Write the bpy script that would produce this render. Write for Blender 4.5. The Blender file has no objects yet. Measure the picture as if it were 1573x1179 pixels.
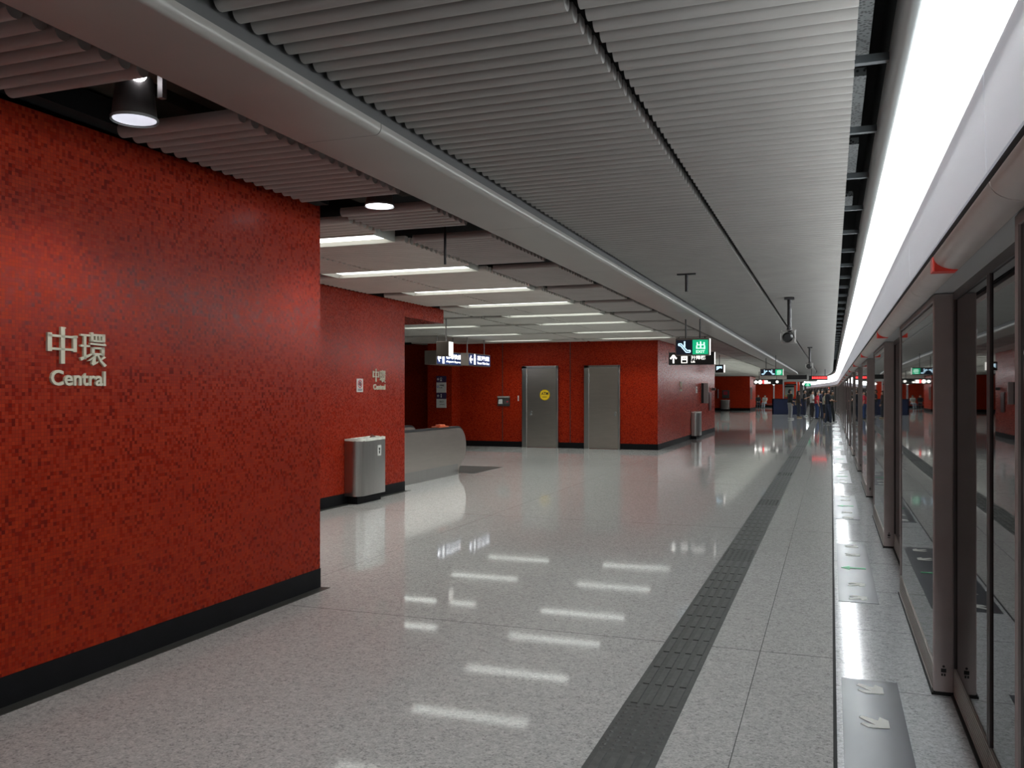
import bpy, math, random
from mathutils import Vector, Matrix
random.seed(7)
SC = bpy.context.scene
COL = SC.collection
PI = math.pi

# ------------------------------------------------------------------ materials
def mat(name, col, rough=.5, metal=0., emit=None, estr=0., ior=None, spec=None, coat=0.):
    m = bpy.data.materials.new(name); m.use_nodes = True
    b = m.node_tree.nodes['Principled BSDF']
    b.inputs['Base Color'].default_value = (*col, 1)
    b.inputs['Roughness'].default_value = rough
    b.inputs['Metallic'].default_value = metal
    if ior: b.inputs['IOR'].default_value = ior
    if spec is not None: b.inputs['Specular IOR Level'].default_value = spec
    if coat: b.inputs['Coat Weight'].default_value = coat
    if emit:
        b.inputs['Emission Color'].default_value = (*emit, 1)
        b.inputs['Emission Strength'].default_value = estr
    return m

class NT:
    def __init__(s, m):
        s.m = m; s.t = m.node_tree; s.b = s.t.nodes['Principled BSDF']
    def n(s, kind, **kw):
        x = s.t.nodes.new(kind)
        for k, v in kw.items(): setattr(x, k, v)
        return x
    def l(s, a, b): s.t.links.new(a, b)
    def math(s, op, a, b=None, c=None):
        x = s.n('ShaderNodeMath', operation=op)
        for i, v in enumerate((a, b, c)):
            if v is None: continue
            if isinstance(v, (int, float)): x.inputs[i].default_value = v
            else: s.l(v, x.inputs[i])
        return x.outputs[0]
    def ramp(s, fac, stops, const=False):
        x = s.n('ShaderNodeValToRGB')
        if const: x.color_ramp.interpolation = 'CONSTANT'
        e = x.color_ramp.elements
        while len(e) < len(stops): e.new(.5)
        for k, (p, c) in zip(e, stops):
            k.position = p; k.color = (*c, 1)
        s.l(fac, x.inputs[0]); return x.outputs[0]

def noisy(m, scale=40, amt=.12, stretch=(1, 1, 1), rough_amt=0.):
    """gentle procedural variation of the base colour"""
    t = NT(m); b = t.b
    col = b.inputs['Base Color'].default_value[:3]
    tc = t.n('ShaderNodeTexCoord'); mp = t.n('ShaderNodeMapping'); mp.inputs['Scale'].default_value = stretch
    t.l(tc.outputs['Object'], mp.inputs[0])
    n = t.n('ShaderNodeTexNoise'); n.inputs['Scale'].default_value = scale; n.inputs['Detail'].default_value = 3
    t.l(mp.outputs[0], n.inputs['Vector'])
    c = t.ramp(n.outputs[0], [(.3, tuple(x*(1-amt) for x in col)), (.7, tuple(min(1, x*(1+amt)) for x in col))])
    t.l(c, b.inputs['Base Color'])
    if rough_amt:
        r = b.inputs['Roughness'].default_value
        rr = t.math('MULTIPLY_ADD', n.outputs[0], rough_amt, r-rough_amt/2)
        t.l(rr, b.inputs['Roughness'])
    return m

def mosaic(name, tile=.0187, gain=1., rough=.3):
    m = mat(name, (.4, .03, .015), rough, spec=.14)
    t = NT(m)
    g = t.n('ShaderNodeNewGeometry')
    sep = t.n('ShaderNodeSeparateXYZ'); t.l(g.outputs['Position'], sep.inputs[0])
    nor = t.n('ShaderNodeSeparateXYZ'); t.l(g.outputs['True Normal'], nor.inputs[0])
    cmb = t.n('ShaderNodeCombineXYZ'); edges = []
    for i in range(3):
        flat = t.math('LESS_THAN', t.math('ABSOLUTE', nor.outputs[i]), .5)
        q = t.math('MULTIPLY', t.math('DIVIDE', sep.outputs[i], tile), flat)
        t.l(t.math('FLOOR', q), cmb.inputs[i])
        fr = t.math('FRACT', q)
        e = t.math('GREATER_THAN', t.math('ABSOLUTE', t.math('SUBTRACT', fr, .5)), .44)
        edges.append(t.math('MULTIPLY', e, flat))
    edge = t.math('MAXIMUM', t.math('MAXIMUM', edges[0], edges[1]), edges[2])
    wn = t.n('ShaderNodeTexWhiteNoise'); wn.noise_dimensions = '3D'; t.l(cmb.outputs[0], wn.inputs['Vector'])
    big = t.n('ShaderNodeTexNoise'); big.inputs['Scale'].default_value = 2.2; t.l(g.outputs['Position'], big.inputs['Vector'])
    val = t.math('ADD', wn.outputs['Value'], t.math('MULTIPLY_ADD', big.outputs[0], .2, -.1))
    k = gain
    c = t.ramp(val, [(0, (.14*k, .010*k, .006*k)), (.06, (.19*k, .011*k, .006*k)), (.13, (.28*k, .016*k, .004*k)),
                     (.6, (.33*k, .021*k, .004*k)), (1, (.41*k, .036*k, .005*k))])
    mx = t.n('ShaderNodeMix', data_type='RGBA'); t.l(t.math('MULTIPLY', edge, .55), mx.inputs['Factor']); t.l(c, mx.inputs['A'])
    mx.inputs['B'].default_value = (.11*k, .014*k, .010*k, 1)
    t.l(mx.outputs['Result'], t.b.inputs['Base Color'])
    rr = t.math('MULTIPLY_ADD', wn.outputs['Value'], .2, rough-.08); t.l(rr, t.b.inputs['Roughness'])
    bp = t.n('ShaderNodeBump'); bp.inputs['Strength'].default_value = .25; bp.inputs['Distance'].default_value = .002
    t.l(t.math('SUBTRACT', 1., edge), bp.inputs['Height']); t.l(bp.outputs[0], t.b.inputs['Normal'])
    return m

def terrazzo(name, base, rough, joints, ior=1.45):
    m = mat(name, base, rough, ior=ior); t = NT(m)
    g = t.n('ShaderNodeNewGeometry'); P = g.outputs['Position']
    def vor(sc):
        v = t.n('ShaderNodeTexVoronoi'); v.inputs['Scale'].default_value = sc; t.l(P, v.inputs['Vector'])
        s = t.n('ShaderNodeSeparateColor'); t.l(v.outputs['Color'], s.inputs[0]); return s.outputs[0]
    a, b2 = vor(130), vor(55)
    k = t.math('ADD', t.math('MULTIPLY', a, .6), t.math('MULTIPLY', b2, .4))
    B = base
    c = t.ramp(k, [(.05, tuple(x*.58 for x in B)), (.3, tuple(x*.87 for x in B)), (.6, B), (.95, tuple(min(1, x*1.22) for x in B))])
    sep = t.n('ShaderNodeSeparateXYZ'); t.l(P, sep.inputs[0])
    mask = None
    for ax, off, per, w in joints:
        q = t.math('DIVIDE', t.math('SUBTRACT', sep.outputs[ax], off), per)
        d = t.math('MULTIPLY', t.math('ABSOLUTE', t.math('SUBTRACT', q, t.math('ROUND', q))), per)
        e = t.math('LESS_THAN', d, w)
        mask = e if mask is None else t.math('MAXIMUM', mask, e)
    mx = t.n('ShaderNodeMix', data_type='RGBA'); t.l(t.math('MULTIPLY', mask, .8), mx.inputs['Factor']); t.l(c, mx.inputs['A'])
    mx.inputs['B'].default_value = (.05, .05, .05, 1)
    t.l(mx.outputs['Result'], t.b.inputs['Base Color'])
    n = t.n('ShaderNodeTexNoise'); n.inputs['Scale'].default_value = 1.3; n.inputs['Detail'].default_value = 4; t.l(P, n.inputs['Vector'])
    rr = t.math('MULTIPLY_ADD', n.outputs[0], .05, rough-.025)
    rr = t.math('ADD', rr, t.math('MULTIPLY_ADD', a, .03, -.015)); t.l(rr, t.b.inputs['Roughness'])
    return m

M = {}
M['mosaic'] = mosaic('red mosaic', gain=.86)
M['mosaic2'] = mosaic('red mosaic hall', gain=1.0, rough=.26)  # same tiles as near wall, colour lifted because lamps barely reach walls
M['mosaic3'] = mosaic('red mosaic far lightened', gain=1.75, rough=.3)  # same tiles, colour raised to stand in for lamplight on far walls
M['floor'] = terrazzo('pale terrazzo', (.475, .472, .458), 0.05, [(1, 5.36, 4.8, .004), (0, -.395, 3.6, .002)], 1.16)
M['edge'] = terrazzo('edge granite', (.60, .62, .63), .13, [(1, 4.87, 1.2, .003)], 1.6)
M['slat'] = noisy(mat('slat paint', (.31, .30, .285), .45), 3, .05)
M['slatc'] = noisy(mat('lit slat paint corridor', (.40, .37, .355), .45), 3, .05)  # same slats as the platform, colour lightened to imitate corridor light
M['slath'] = noisy(mat('lit slat paint hall', (.66, .635, .59), .45), 3, .05)  # same slats again, floor bounce light put into the paler colour
M['beam'] = noisy(mat('beam paint', (.29, .275, .255), .35), 2, .05)
M['void'] = mat('ceiling void', (.008, .009, .010), .9)
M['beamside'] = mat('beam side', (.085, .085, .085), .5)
M['bracket'] = mat('bracket grey', (.07, .08, .085), .5)
M['voidduct'] = noisy(mat('duct in void', (.07, .065, .05), .7), 4, .3)
M['black'] = noisy(mat('black skirting', (.004, .004, .005), .6, spec=.2), 20, .3)
M['slate'] = mat('dark border strip', (.05, .05, .045), .4)
M['tact'] = noisy(mat('tactile grey', (.082, .086, .082), .5), 30, .2)
M['tact2'] = noisy(mat('tactile rib grey', (.098, .102, .098), .45), 30, .2)
M['steel'] = noisy(mat('brushed steel', (.46, .45, .43), .3, 1.), 60, .06, (1, 1, .03), .12)
M['steelh'] = noisy(mat('hairline steel', (.58, .53, .48), .3, 1.), 25, .04, (.1, .1, 1), .06)
M['post'] = noisy(mat('mauve grey metal', (.50, .44, .43), .45, 0.), 6, .06)
M['stile'] = mat('dark stile', (.09, .075, .075), .4, .2)
M['sill'] = noisy(mat('ribbed sill', (.40, .37, .34), .4, .2), 2, .05)
M['seal'] = mat('black seal', (.006, .006, .006), .7)
M['pane'] = mat('screen glass', (.006, .008, .008), .015, ior=3.0)
M['panel'] = noisy(mat('white header panel with glow', (.80, .81, .85), .32, emit=(.86, .9, 1.), estr=.26), 5, .06)  # weak emission stands in for cove light falling on the panel
M['tube'] = noisy(mat('cream tube cover', (.80, .74, .70), .36), 4, .05)
M['soffit'] = mat('soffit grey', (.8, .8, .8), .4)
M['alu'] = mat('aluminium trim', (.42, .44, .44), .35, .6)
M['red'] = mat('red lens', (.5, .045, .03), .35, emit=(.8, .05, .03), estr=.12)
M['band'] = mat('glowing diffuser', (.9, .9, .9), .5, emit=(.93, .98, 1.), estr=5.4)
M['tubelight'] = mat('fluorescent diffuser', (.9, .9, .9), .5, emit=(.95, 1., .955), estr=4.2)
M['tubelamp'] = mat('added cove tube', (.9, .9, .9), .5, emit=(.93, .98, 1.), estr=95.)
M['trough'] = mat('white trough', (.75, .74, .68), .5)
M['matgrey'] = noisy(mat('grey floor mat', (.026, .029, .042), .3, spec=.35), 9, .25, (1, .2, 1), .12)
M['arrow'] = mat('white arrow vinyl', (.72, .73, .68), .45)
M['green'] = mat('green arrow vinyl', (.02, .36, .13), .45)
M['cream'] = mat('raised cream letter', (.62, .60, .48), .4)
M['white'] = mat('white sheet', (.72, .71, .68), .45)
M['ink'] = mat('black print', (.02, .02, .02), .5)
M['inkred'] = mat('red print', (.5, .03, .05), .5)
M['blue'] = mat('blue print', (.03, .09, .4), .5)
M['purple'] = mat('dark purple print', (.05, .03, .09), .4)
M['lwhite'] = mat('lit white', (.9, .9, .9), .5, emit=(1, .97, .9), estr=1.5)
M['lblue'] = mat('lit blue field', (.02, .04, .12), .3, emit=(.05, .1, .32), estr=.35)
M['lbluew'] = mat('lit bluish white', (.9, .9, .9), .5, emit=(.92, .94, 1), estr=2.)
M['lnavy'] = mat('lit black field', (.01, .012, .02), .3, emit=(.03, .05, .1), estr=.15)
M['lgreen'] = mat('lit green field', (.01, .3, .15), .3, emit=(.01, .55, .26), estr=.8)
M['lgreenw'] = mat('lit mint', (.8, .9, .85), .5, emit=(.72, 1, .86), estr=1.2)
M['lcyan'] = mat('lit cyan', (.6, .8, .9), .5, emit=(.6, .85, 1), estr=1.3)
M['led'] = mat('red led', (.6, .02, .02), .5, emit=(1, .05, .05), estr=2.5)
M['signgrey'] = mat('sign casing', (.19, .155, .13), .4, .3)
M['signblk'] = mat('sign black', (.012, .012, .012), .35)
M['rod'] = mat('dark rod', (.035, .033, .035), .45, .3)
M['rodgrey'] = mat('grey rod', (.25, .23, .22), .4, .4)
M['yellow'] = mat('yellow sticker', (.78, .52, .015), .4)
M['orange'] = mat('orange tag', (.75, .16, .06), .5)
M['rubber'] = mat('handrail rubber', (.02, .02, .022), .45)
M['can'] = noisy(mat('lamp can', (.11, .1, .095), .4, .3), 10, .1)
M['reflector'] = mat('lamp reflector', (.75, .75, .8), .35, emit=(.9, .92, 1), estr=.55)
M['lamp'] = mat('lamp glow', (.9, .9, .9), .5, emit=(.93, .93, 1), estr=9.)
M['bag'] = noisy(mat('bin liner', (.75, .75, .68), .4), 12, .2)
M['boothblue'] = noisy(mat('booth blue', (.004, .012, .055), .45), 3, .15)
M['boothgrey'] = mat('booth grey', (.4, .4, .38), .4)
M['tunnel'] = mat('tunnel', (.01, .01, .01), .9)

def meshmat(name):
    m = mat(name, (.2, .2, .2), .5, .3); t = NT(m)
    g = t.n('ShaderNodeNewGeometry')
    v = t.n('ShaderNodeTexVoronoi'); v.inputs['Scale'].default_value = 60; t.l(g.outputs['Position'], v.inputs['Vector'])
    c = t.ramp(v.outputs['Distance'], [(.25, (.008, .008, .008)), (.5, (.12, .13, .13))])
    t.l(c, t.b.inputs['Base Color']); return m
M['mesh'] = meshmat('perforated mesh')

# ------------------------------------------------------------------ mesh helpers
class MB:
    def __init__(s): s.v = []; s.f = []
    def add(s, vs, fs):
        o = len(s.v); s.v += [tuple(v) for v in vs]; s.f += [tuple(i+o for i in f) for f in fs]; return s
    def box(s, x0, y0, z0, x1, y1, z1):
        x0, x1 = min(x0, x1), max(x0, x1); y0, y1 = min(y0, y1), max(y0, y1); z0, z1 = min(z0, z1), max(z0, z1)
        return s.add([(x0,y0,z0),(x1,y0,z0),(x1,y1,z0),(x0,y1,z0),(x0,y0,z1),(x1,y0,z1),(x1,y1,z1),(x0,y1,z1)],
                     [(0,3,2,1),(4,5,6,7),(0,1,5,4),(1,2,6,5),(2,3,7,6),(3,0,4,7)])
    def bar(s, p0, p1, w, h):
        p0, p1 = Vector(p0), Vector(p1); d = (p1-p0).normalized()
        up = Vector((0,0,1)) if abs(d.z) < .95 else Vector((1,0,0))
        a = d.cross(up).normalized()*w/2; b = a.cross(d).normalized()*h/2
        vs = [p+q for p in (p0, p1) for q in (-a-b, a-b, a+b, -a+b)]
        return s.add(vs, [(0,3,2,1),(4,5,6,7),(0,1,5,4),(1,2,6,5),(2,3,7,6),(3,0,4,7)])
    def cyl(s, p0, p1, r0, r1=None, n=16, caps=True):
        r1 = r0 if r1 is None else r1
        p0, p1 = Vector(p0), Vector(p1); d = (p1-p0).normalized()
        up = Vector((0,0,1)) if abs(d.z) < .95 else Vector((1,0,0))
        a = d.cross(up).normalized(); b = d.cross(a)
        vs = []
        for p, r in ((p0, r0), (p1, r1)):
            vs += [p + a*r*math.cos(2*PI*i/n) + b*r*math.sin(2*PI*i/n) for i in range(n)]
        fs = [(i, (i+1) % n, n+(i+1) % n, n+i) for i in range(n)]
        if caps: fs += [tuple(range(n))[::-1], tuple(range(n, 2*n))]
        return s.add(vs, fs)
    def prism(s, prof, place, a, b, caps=True):
        """prof: closed 2-D polygon; place(u, v, t) -> 3-D; swept t=a..b"""
        n = len(prof)
        vs = [place(u, v, a) for u, v in prof] + [place(u, v, b) for u, v in prof]
        fs = [(i, (i+1) % n, n+(i+1) % n, n+i) for i in range(n)]
        if caps: fs += [tuple(range(n))[::-1], tuple(range(n, 2*n))]
        return s.add(vs, fs)
    def strip(s, prof, place, ts):
        """open profile swept through several stations"""
        n = len(prof); vs = [place(u, v, t) for t in ts for u, v in prof]
        fs = [(k*n+i, k*n+i+1, (k+1)*n+i+1, (k+1)*n+i) for k in range(len(ts)-1) for i in range(n-1)]
        return s.add(vs, fs)
    def sphere(s, c, r, n=12, m=8, sq=(1,1,1)):
        vs = [(c[0], c[1], c[2]+r*sq[2])]
        for j in range(1, m):
            th = PI*j/m
            vs += [(c[0]+r*sq[0]*math.sin(th)*math.cos(2*PI*i/n), c[1]+r*sq[1]*math.sin(th)*math.sin(2*PI*i/n), c[2]+r*sq[2]*math.cos(th)) for i in range(n)]
        vs.append((c[0], c[1], c[2]-r*sq[2]))
        fs = [(0, 1+i, 1+(i+1) % n) for i in range(n)]
        for j in range(m-2):
            fs += [(1+j*n+i, 1+(j+1)*n+i, 1+(j+1)*n+(i+1) % n, 1+j*n+(i+1) % n) for i in range(n)]
        L = len(vs)-1
        fs += [(L, 1+(m-2)*n+(i+1) % n, 1+(m-2)*n+i) for i in range(n)]
        return s.add(vs, fs)
    def mesh(s, name, off=(0,0,0)):
        me = bpy.data.meshes.new(name)
        me.from_pydata([(x-off[0], y-off[1], z-off[2]) for x, y, z in s.v], [], s.f); me.update()
        return me

def wloc(o):
    v = Vector((0,0,0))
    while o: v += o.location; o = o.parent
    return v

def finish(o, m, smooth=None, bevel=0.):
    if m: o.data.materials.append(M[m] if isinstance(m, str) else m)
    import bmesh
    bm = bmesh.new(); bm.from_mesh(o.data); bmesh.ops.recalc_face_normals(bm, faces=bm.faces); bm.to_mesh(o.data); bm.free()
    if smooth is not None:
        o.data.polygons.foreach_set('use_smooth', [True]*len(o.data.polygons))
        try: o.data.set_sharp_from_angle(angle=math.radians(smooth))
        except Exception: pass
    if bevel:
        bv = o.modifiers.new('edge', 'BEVEL'); bv.width = bevel; bv.segments = 2; bv.limit_method = 'ANGLE'
    return o

def part(name, mb, m, parent, smooth=None, bevel=0., label=None):
    """mb is in world coordinates at build time; becomes a child of parent"""
    off = wloc(parent)
    o = bpy.data.objects.new(name, mb.mesh(name, off)); COL.objects.link(o); o.parent = parent
    if label: o['label'] = label
    return finish(o, m, smooth, bevel)

def solo(name, mb, m, org=(0,0,0), smooth=None, bevel=0.):
    o = bpy.data.objects.new(name, mb.mesh(name, org)); COL.objects.link(o); o.location = org
    return finish(o, m, smooth, bevel)

def struct(name, mb, m, smooth=None, bevel=0.):
    o = solo(name, mb, m, (0,0,0), smooth, bevel); o['kind'] = 'structure'; return o

def tag(o, label, cat, group=None):
    o['label'] = label; o['category'] = cat
    if group: o['group'] = group
    return o

def thing(name, label, cat, loc, group=None):
    o = bpy.data.objects.new(name, None); COL.objects.link(o); o.location = loc; o.empty_display_size = .1
    return tag(o, label, cat, group)

def dup(root, loc, rz=None, label=None, group=None):
    r = root.copy(); COL.objects.link(r); r.location = loc
    if rz is not None: r.rotation_euler = (0, 0, rz)
    if label: r['label'] = label
    if group: r['group'] = group
    for ch in list(root.children):
        c = ch.copy(); COL.objects.link(c); c.parent = r
        for g in list(ch.children):
            d = g.copy(); COL.objects.link(d); d.parent = c
    return r

# flat drawing on a plane: org + ex*u + ey*v
class Draw:
    def __init__(s, org, ex, ey):
        s.o, s.x, s.y = Vector(org), Vector(ex), Vector(ey); s.n = s.x.cross(s.y).normalized()
    def p(s, u, v, d=0.): return s.o + s.x*u + s.y*v + s.n*d
    def poly(s, mb, pts, d0=0., d1=.002):
        k = len(pts); vs = [s.p(u, v, d0) for u, v in pts] + [s.p(u, v, d1) for u, v in pts]
        return mb.add(vs, [tuple(range(k, 2*k)), tuple(range(k))[::-1]] + [(i, (i+1) % k, k+(i+1) % k, k+i) for i in range(k)])
    def rect(s, mb, u0, v0, u1, v1, d0=0., d1=.002): return s.poly(mb, [(u0,v0),(u1,v0),(u1,v1),(u0,v1)], d0, d1)
    def line(s, mb, a, b, w, d0=0., d1=.002, w2=None):
        ax, ay = a; bx, by = b; L = math.hypot(bx-ax, by-ay) or 1; nx, ny = -(by-ay)/L/2, (bx-ax)/L/2
        w2 = w if w2 is None else w2
        return s.poly(mb, [(ax-nx*w, ay-ny*w), (bx-nx*w2, by-ny*w2), (bx+nx*w2, by+ny*w2), (ax+nx*w, ay+ny*w)], d0, d1)
    def disc(s, mb, u, v, r, d0=0., d1=.002, n=20, ry=None):
        ry = ry or r
        return s.poly(mb, [(u+r*math.cos(2*PI*i/n), v+ry*math.sin(2*PI*i/n)) for i in range(n)], d0, d1)
    def ring(s, mb, u, v, r, w, d0=0., d1=.002, n=20, ry=None):
        ry = ry or r
        for i in range(n):
            a, b = 2*PI*i/n, 2*PI*(i+1)/n
            s.poly(mb, [(u+r*math.cos(a), v+ry*math.sin(a)), (u+r*math.cos(b), v+ry*math.sin(b)),
                        (u+(r-w)*math.cos(b), v+(ry-w)*math.sin(b)), (u+(r-w)*math.cos(a), v+(ry-w)*math.sin(a))], d0, d1)
        return mb
    def text(s, mb, txt, u0, v0, w, h, d0=0., d1=.002, bold=.012):
        cu = bpy.data.curves.new('t', 'FONT'); cu.body = txt; cu.size = 1; cu.offset = bold; cu.extrude = .5; cu.resolution_u = 3
        ob = bpy.data.objects.new('t', cu)
        me = bpy.data.meshes.new_from_object(ob)
        xs = [v.co.x for v in me.vertices]; ys = [v.co.y for v in me.vertices]
        if xs:
            x0, x1, y0, y1 = min(xs), max(xs), min(ys), max(ys)
            vs = [s.p(u0+(v.co.x-x0)/(x1-x0)*w, v0+(v.co.y-y0)/(y1-y0)*h, d1 if v.co.z > 0 else d0) for v in me.vertices]
            mb.add(vs, [tuple(p.vertices) for p in me.polygons])
        bpy.data.objects.remove(ob); bpy.data.curves.remove(cu); bpy.data.meshes.remove(me)
        return mb

# platform bends gently to the left far away
def bend(y):
    if y < 58: return 0.
    if y < 80: return -(y-58)**2/550.
    return -.88 - .08*(y-80)
YEND = 112.
ST = [-3., 20., 40., 58.] + [58+k*2. for k in range(1, 12)] + [90., 100., YEND]

# ------------------------------------------------------------------ setting: floor
f = MB(); f.add([(-18,-4,0),(.008,-4,0),(.008,YEND+6,0),(-18,YEND+6,0)], [(0,1,2,3)])
f.add([(-18,-4,-.2),(.008,-4,-.2),(.008,YEND+6,-.2),(-18,YEND+6,-.2)], [(0,3,2,1)])
struct('floor', f, 'floor')
f = MB(); f.box(.024, -4, -.2, .75, YEND+6, 0); struct('floor_platform_edge', f, 'edge')
f = MB(); f.box(.008, -4, -.2, .024, YEND+6, -.004); struct('trim_1', f, 'seal')

# tactile strip: dark tiles with bars, dotted tiles opposite every door
TX0, TX1 = -.958, -.676
f = MB(); f.box(TX0, -1, -.1, TX1, 75, .003)
o = struct('floor_tactile_strip', f, 'tact')
r = MB()
ty = -.87
doorc = [3.84 + 4.45*k for k in range(-1, 16)]
while ty < 62:
    yc = ty+.15
    if any(abs(yc-d-.0) < .31 for d in doorc):
        if yc < 26:
            nd = 6
            for i in range(nd):
                for j in range(nd):
                    x = TX0+.03+(TX1-TX0-.06)*i/(nd-1); y = ty+.03+.24*j/(nd-1)
                    r.cyl((x, y, .002), (x, y, .0075), .0135, .009, 8)
    else:
        for i in range(4):
            x = TX0+.045+(TX1-TX0-.09)*i/3
            r.box(x-.017, ty+.012, .002, x+.017, ty+.288, .0075)
    ty += .3
t2 = part('raised_ribs', r, 'tact2', o); 

# ------------------------------------------------------------------ setting: red walls
def wallbox(name, m, x0, y0, x1, y1, ztop, zb=0., bases=()):
    f = MB(); f.box(x0, y0, zb, x1, y1, ztop); return struct(name, f, m)
# nearest wall on the left (top edge rises slightly)
f = MB(); X0, X1, Y0, Y1 = -6.0, -3.78, -3., 5.93
f.add([(X0,Y0,0),(X1,Y0,0),(X1,Y1,0),(X0,Y1,0),(X0,Y0,2.86),(X1,Y0,2.86),(X1,Y1,3.0),(X0,Y1,3.0)],
      [(0,3,2,1),(4,5,6,7),(0,1,5,4),(1,2,6,5),(2,3,7,6),(3,0,4,7)])
struct('wall_left', f, 'mosaic')
f = MB(); f.box(X0, Y0, 0, X1+.004, Y1+.004, .15); struct('baseboard_left', f, 'black')
f = MB(); f.box(X1+.004, Y0, -.05, X1+.085, Y1+.01, .003); struct('trim_2', f, 'slate')
f = MB(); f.box(X1-.02, Y0, 2.99, X1+.11, Y1-.05, 3.12); struct('trim_3', f, 'void')
# wall carrying the bin, and the header over the escalator
wallbox('wall_hall_left', 'mosaic2', -6.50, 5.94, -6.27, 12.24, 2.95)
f = MB(); f.box(-6.51, 5.95, 0, -6.266, 12.244, .15); struct('baseboard_hall_left', f, 'black')
f = MB(); f.box(-6.266, 5.95, -.05, -6.19, 12.30, .003); struct('trim_4', f, 'slate')
wallbox('wall_header', 'mosaic2', -9.2, 12.24, -6.27, 13.7, 2.96, 2.72)
# dark end wall of the passage seen behind the escalator
wallbox('wall_back', 'mosaic2', -15., 23.2, -4.35, 35.3, 2.96)
wallbox('wall_back_column', 'mosaic2', -10.84, 22.6, -10.09, 23.2, 2.96)
wallbox('wall_passage', 'mosaic2', -15.2, 12.3, -15., 23.2, 2.96)
f = MB()
for a, b in ((-15, -10.84), (-10.09, -8.17), (-7.115, -6.368), (-5.366, -4.35)): f.box(a, 23.19, 0, b, 23.22, .155)
f.box(-4.36, 23.19, 0, -4.343, 35.31, .155); f.box(-10.845, 22.59, 0, -10.085, 22.62, .155)
struct('baseboard_back', f, 'black')
f = MB()
for x in (-8.778, -6.777): f.box(x-.008, 23.19, .15, x+.008, 23.21, 2.94)
struct('trim_5', f, 'slate')
# red blocks far along the platform
wallbox('wall_far_block', 'mosaic3', -15., 78., -6.62, 84., 2.96)
f = MB(); f.box(-15, 77.98, 0, -6.6, 84.01, .2); struct('baseboard_far_block', f, 'black')
wallbox('wall_far', 'mosaic3', -15., 98., -3.2, 98.5, 2.96)
f = MB(); f.box(-15, 97.97, 0, -3.2, 98, .2); struct('baseboard_far', f, 'black')
wallbox('wall_end', 'beam', -6., YEND+3, 1.5, YEND+3.3, 3.2)
wallbox('wall_tunnel', 'tunnel', 3.2, -4, 3.4, YEND+6, 3.3, -1.2)
wallbox('wall_rear', 'beam', -12., -4.3, 3.2, -4., 3.3)

# ------------------------------------------------------------------ setting: ceiling
f = MB(); f.box(-18, -4.2, 3.28, 3.3, YEND+6, 3.35); struct('ceiling', f, 'void')
ZS, PITCH, SW = 2.93, .108, .0368
arc = [(SW*math.cos(PI+PI*i/8), SW*math.sin(PI+PI*i/8)) for i in range(9)]
PROF = [(-SW*.8, .03), (-SW, .012)] + arc + [(SW, .012), (SW*.8, .03)]           # u along platform, v up
def slat_rows(mb, x0, x1, ya, yb, shift=True, z=ZS):
    y = ya + SW
    while y < yb - SW*.6:
        dx = bend(y) if shift else 0.
        n = len(PROF)
        vs = [(x0+dx, y+u, z+SW+v) for u, v in PROF] + [(x1+dx, y+u, z+SW+v) for u, v in PROF]
        mb.add(vs, [(i, i+1, n+i+1, n+i) for i in range(n-1)] + [tuple(range(n)), tuple(range(n, 2*n))[::-1]])
        y += PITCH
    return mb
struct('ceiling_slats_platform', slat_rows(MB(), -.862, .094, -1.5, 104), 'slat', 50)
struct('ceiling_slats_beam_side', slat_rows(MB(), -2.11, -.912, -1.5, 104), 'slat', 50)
# slats between the beam and the red wall, broken by lamp gaps
FAR = [7.3, 9.35, 11.4, 13.35, 15.35, 17.3, 19.95, 22.4]
segs = [(-1.5, 3.1), (3.73, 5.55), (6.03, 6.82)]
HALL = [(FAR[i], FAR[i+1]-.45) for i in range(len(FAR)-1)] + [(22.4, 23.18)]
segA = segs + HALL + [(23.2+2.2*k, 23.2+2.2*k+1.9) for k in range(6)]
FAR2 = [38.4+2.1*k for k in range(28)]
HALL2 = [(35.5, 37.95)] + [(y, y+1.65) for y in FAR2]
f = MB()
for a, b in segA: slat_rows(f, -3.66, -2.87, a, b, False)
for a, b in HALL2: slat_rows(f, -3.66, -2.87, a, b, False)
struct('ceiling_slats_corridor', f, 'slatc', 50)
f = MB()
for a, b in [(6.3, 6.82)] + HALL:
    slat_rows(f, -4.96, -3.74, a, b, False); slat_rows(f, -6.18, -5.0, a, b, False)
for a, b in HALL:
    if a >= 13.3:
        for k in range(4): slat_rows(f, -7.48-1.26*k, -6.26-1.26*k, max(a, 13.72), b, False)
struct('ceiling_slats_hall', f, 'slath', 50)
f = MB()
for a, b in [(23.2+2.2*k, 23.2+2.2*k+1.9) for k in range(6)]: slat_rows(f, -4.3, -3.74, a, b, False)
for a, b in HALL2:
    if a < 75.8 or a > 84:
        for x0, x1 in ((-4.96, -3.74), (-6.18, -5.0), (-7.48, -6.26), (-8.74, -7.52), (-10., -8.78)): slat_rows(f, x0, x1, a, b, False)
    else: slat_rows(f, -6.3, -3.74, a, b, False)
struct('ceiling_slats_far_hall', f, 'slath', 50)
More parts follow.
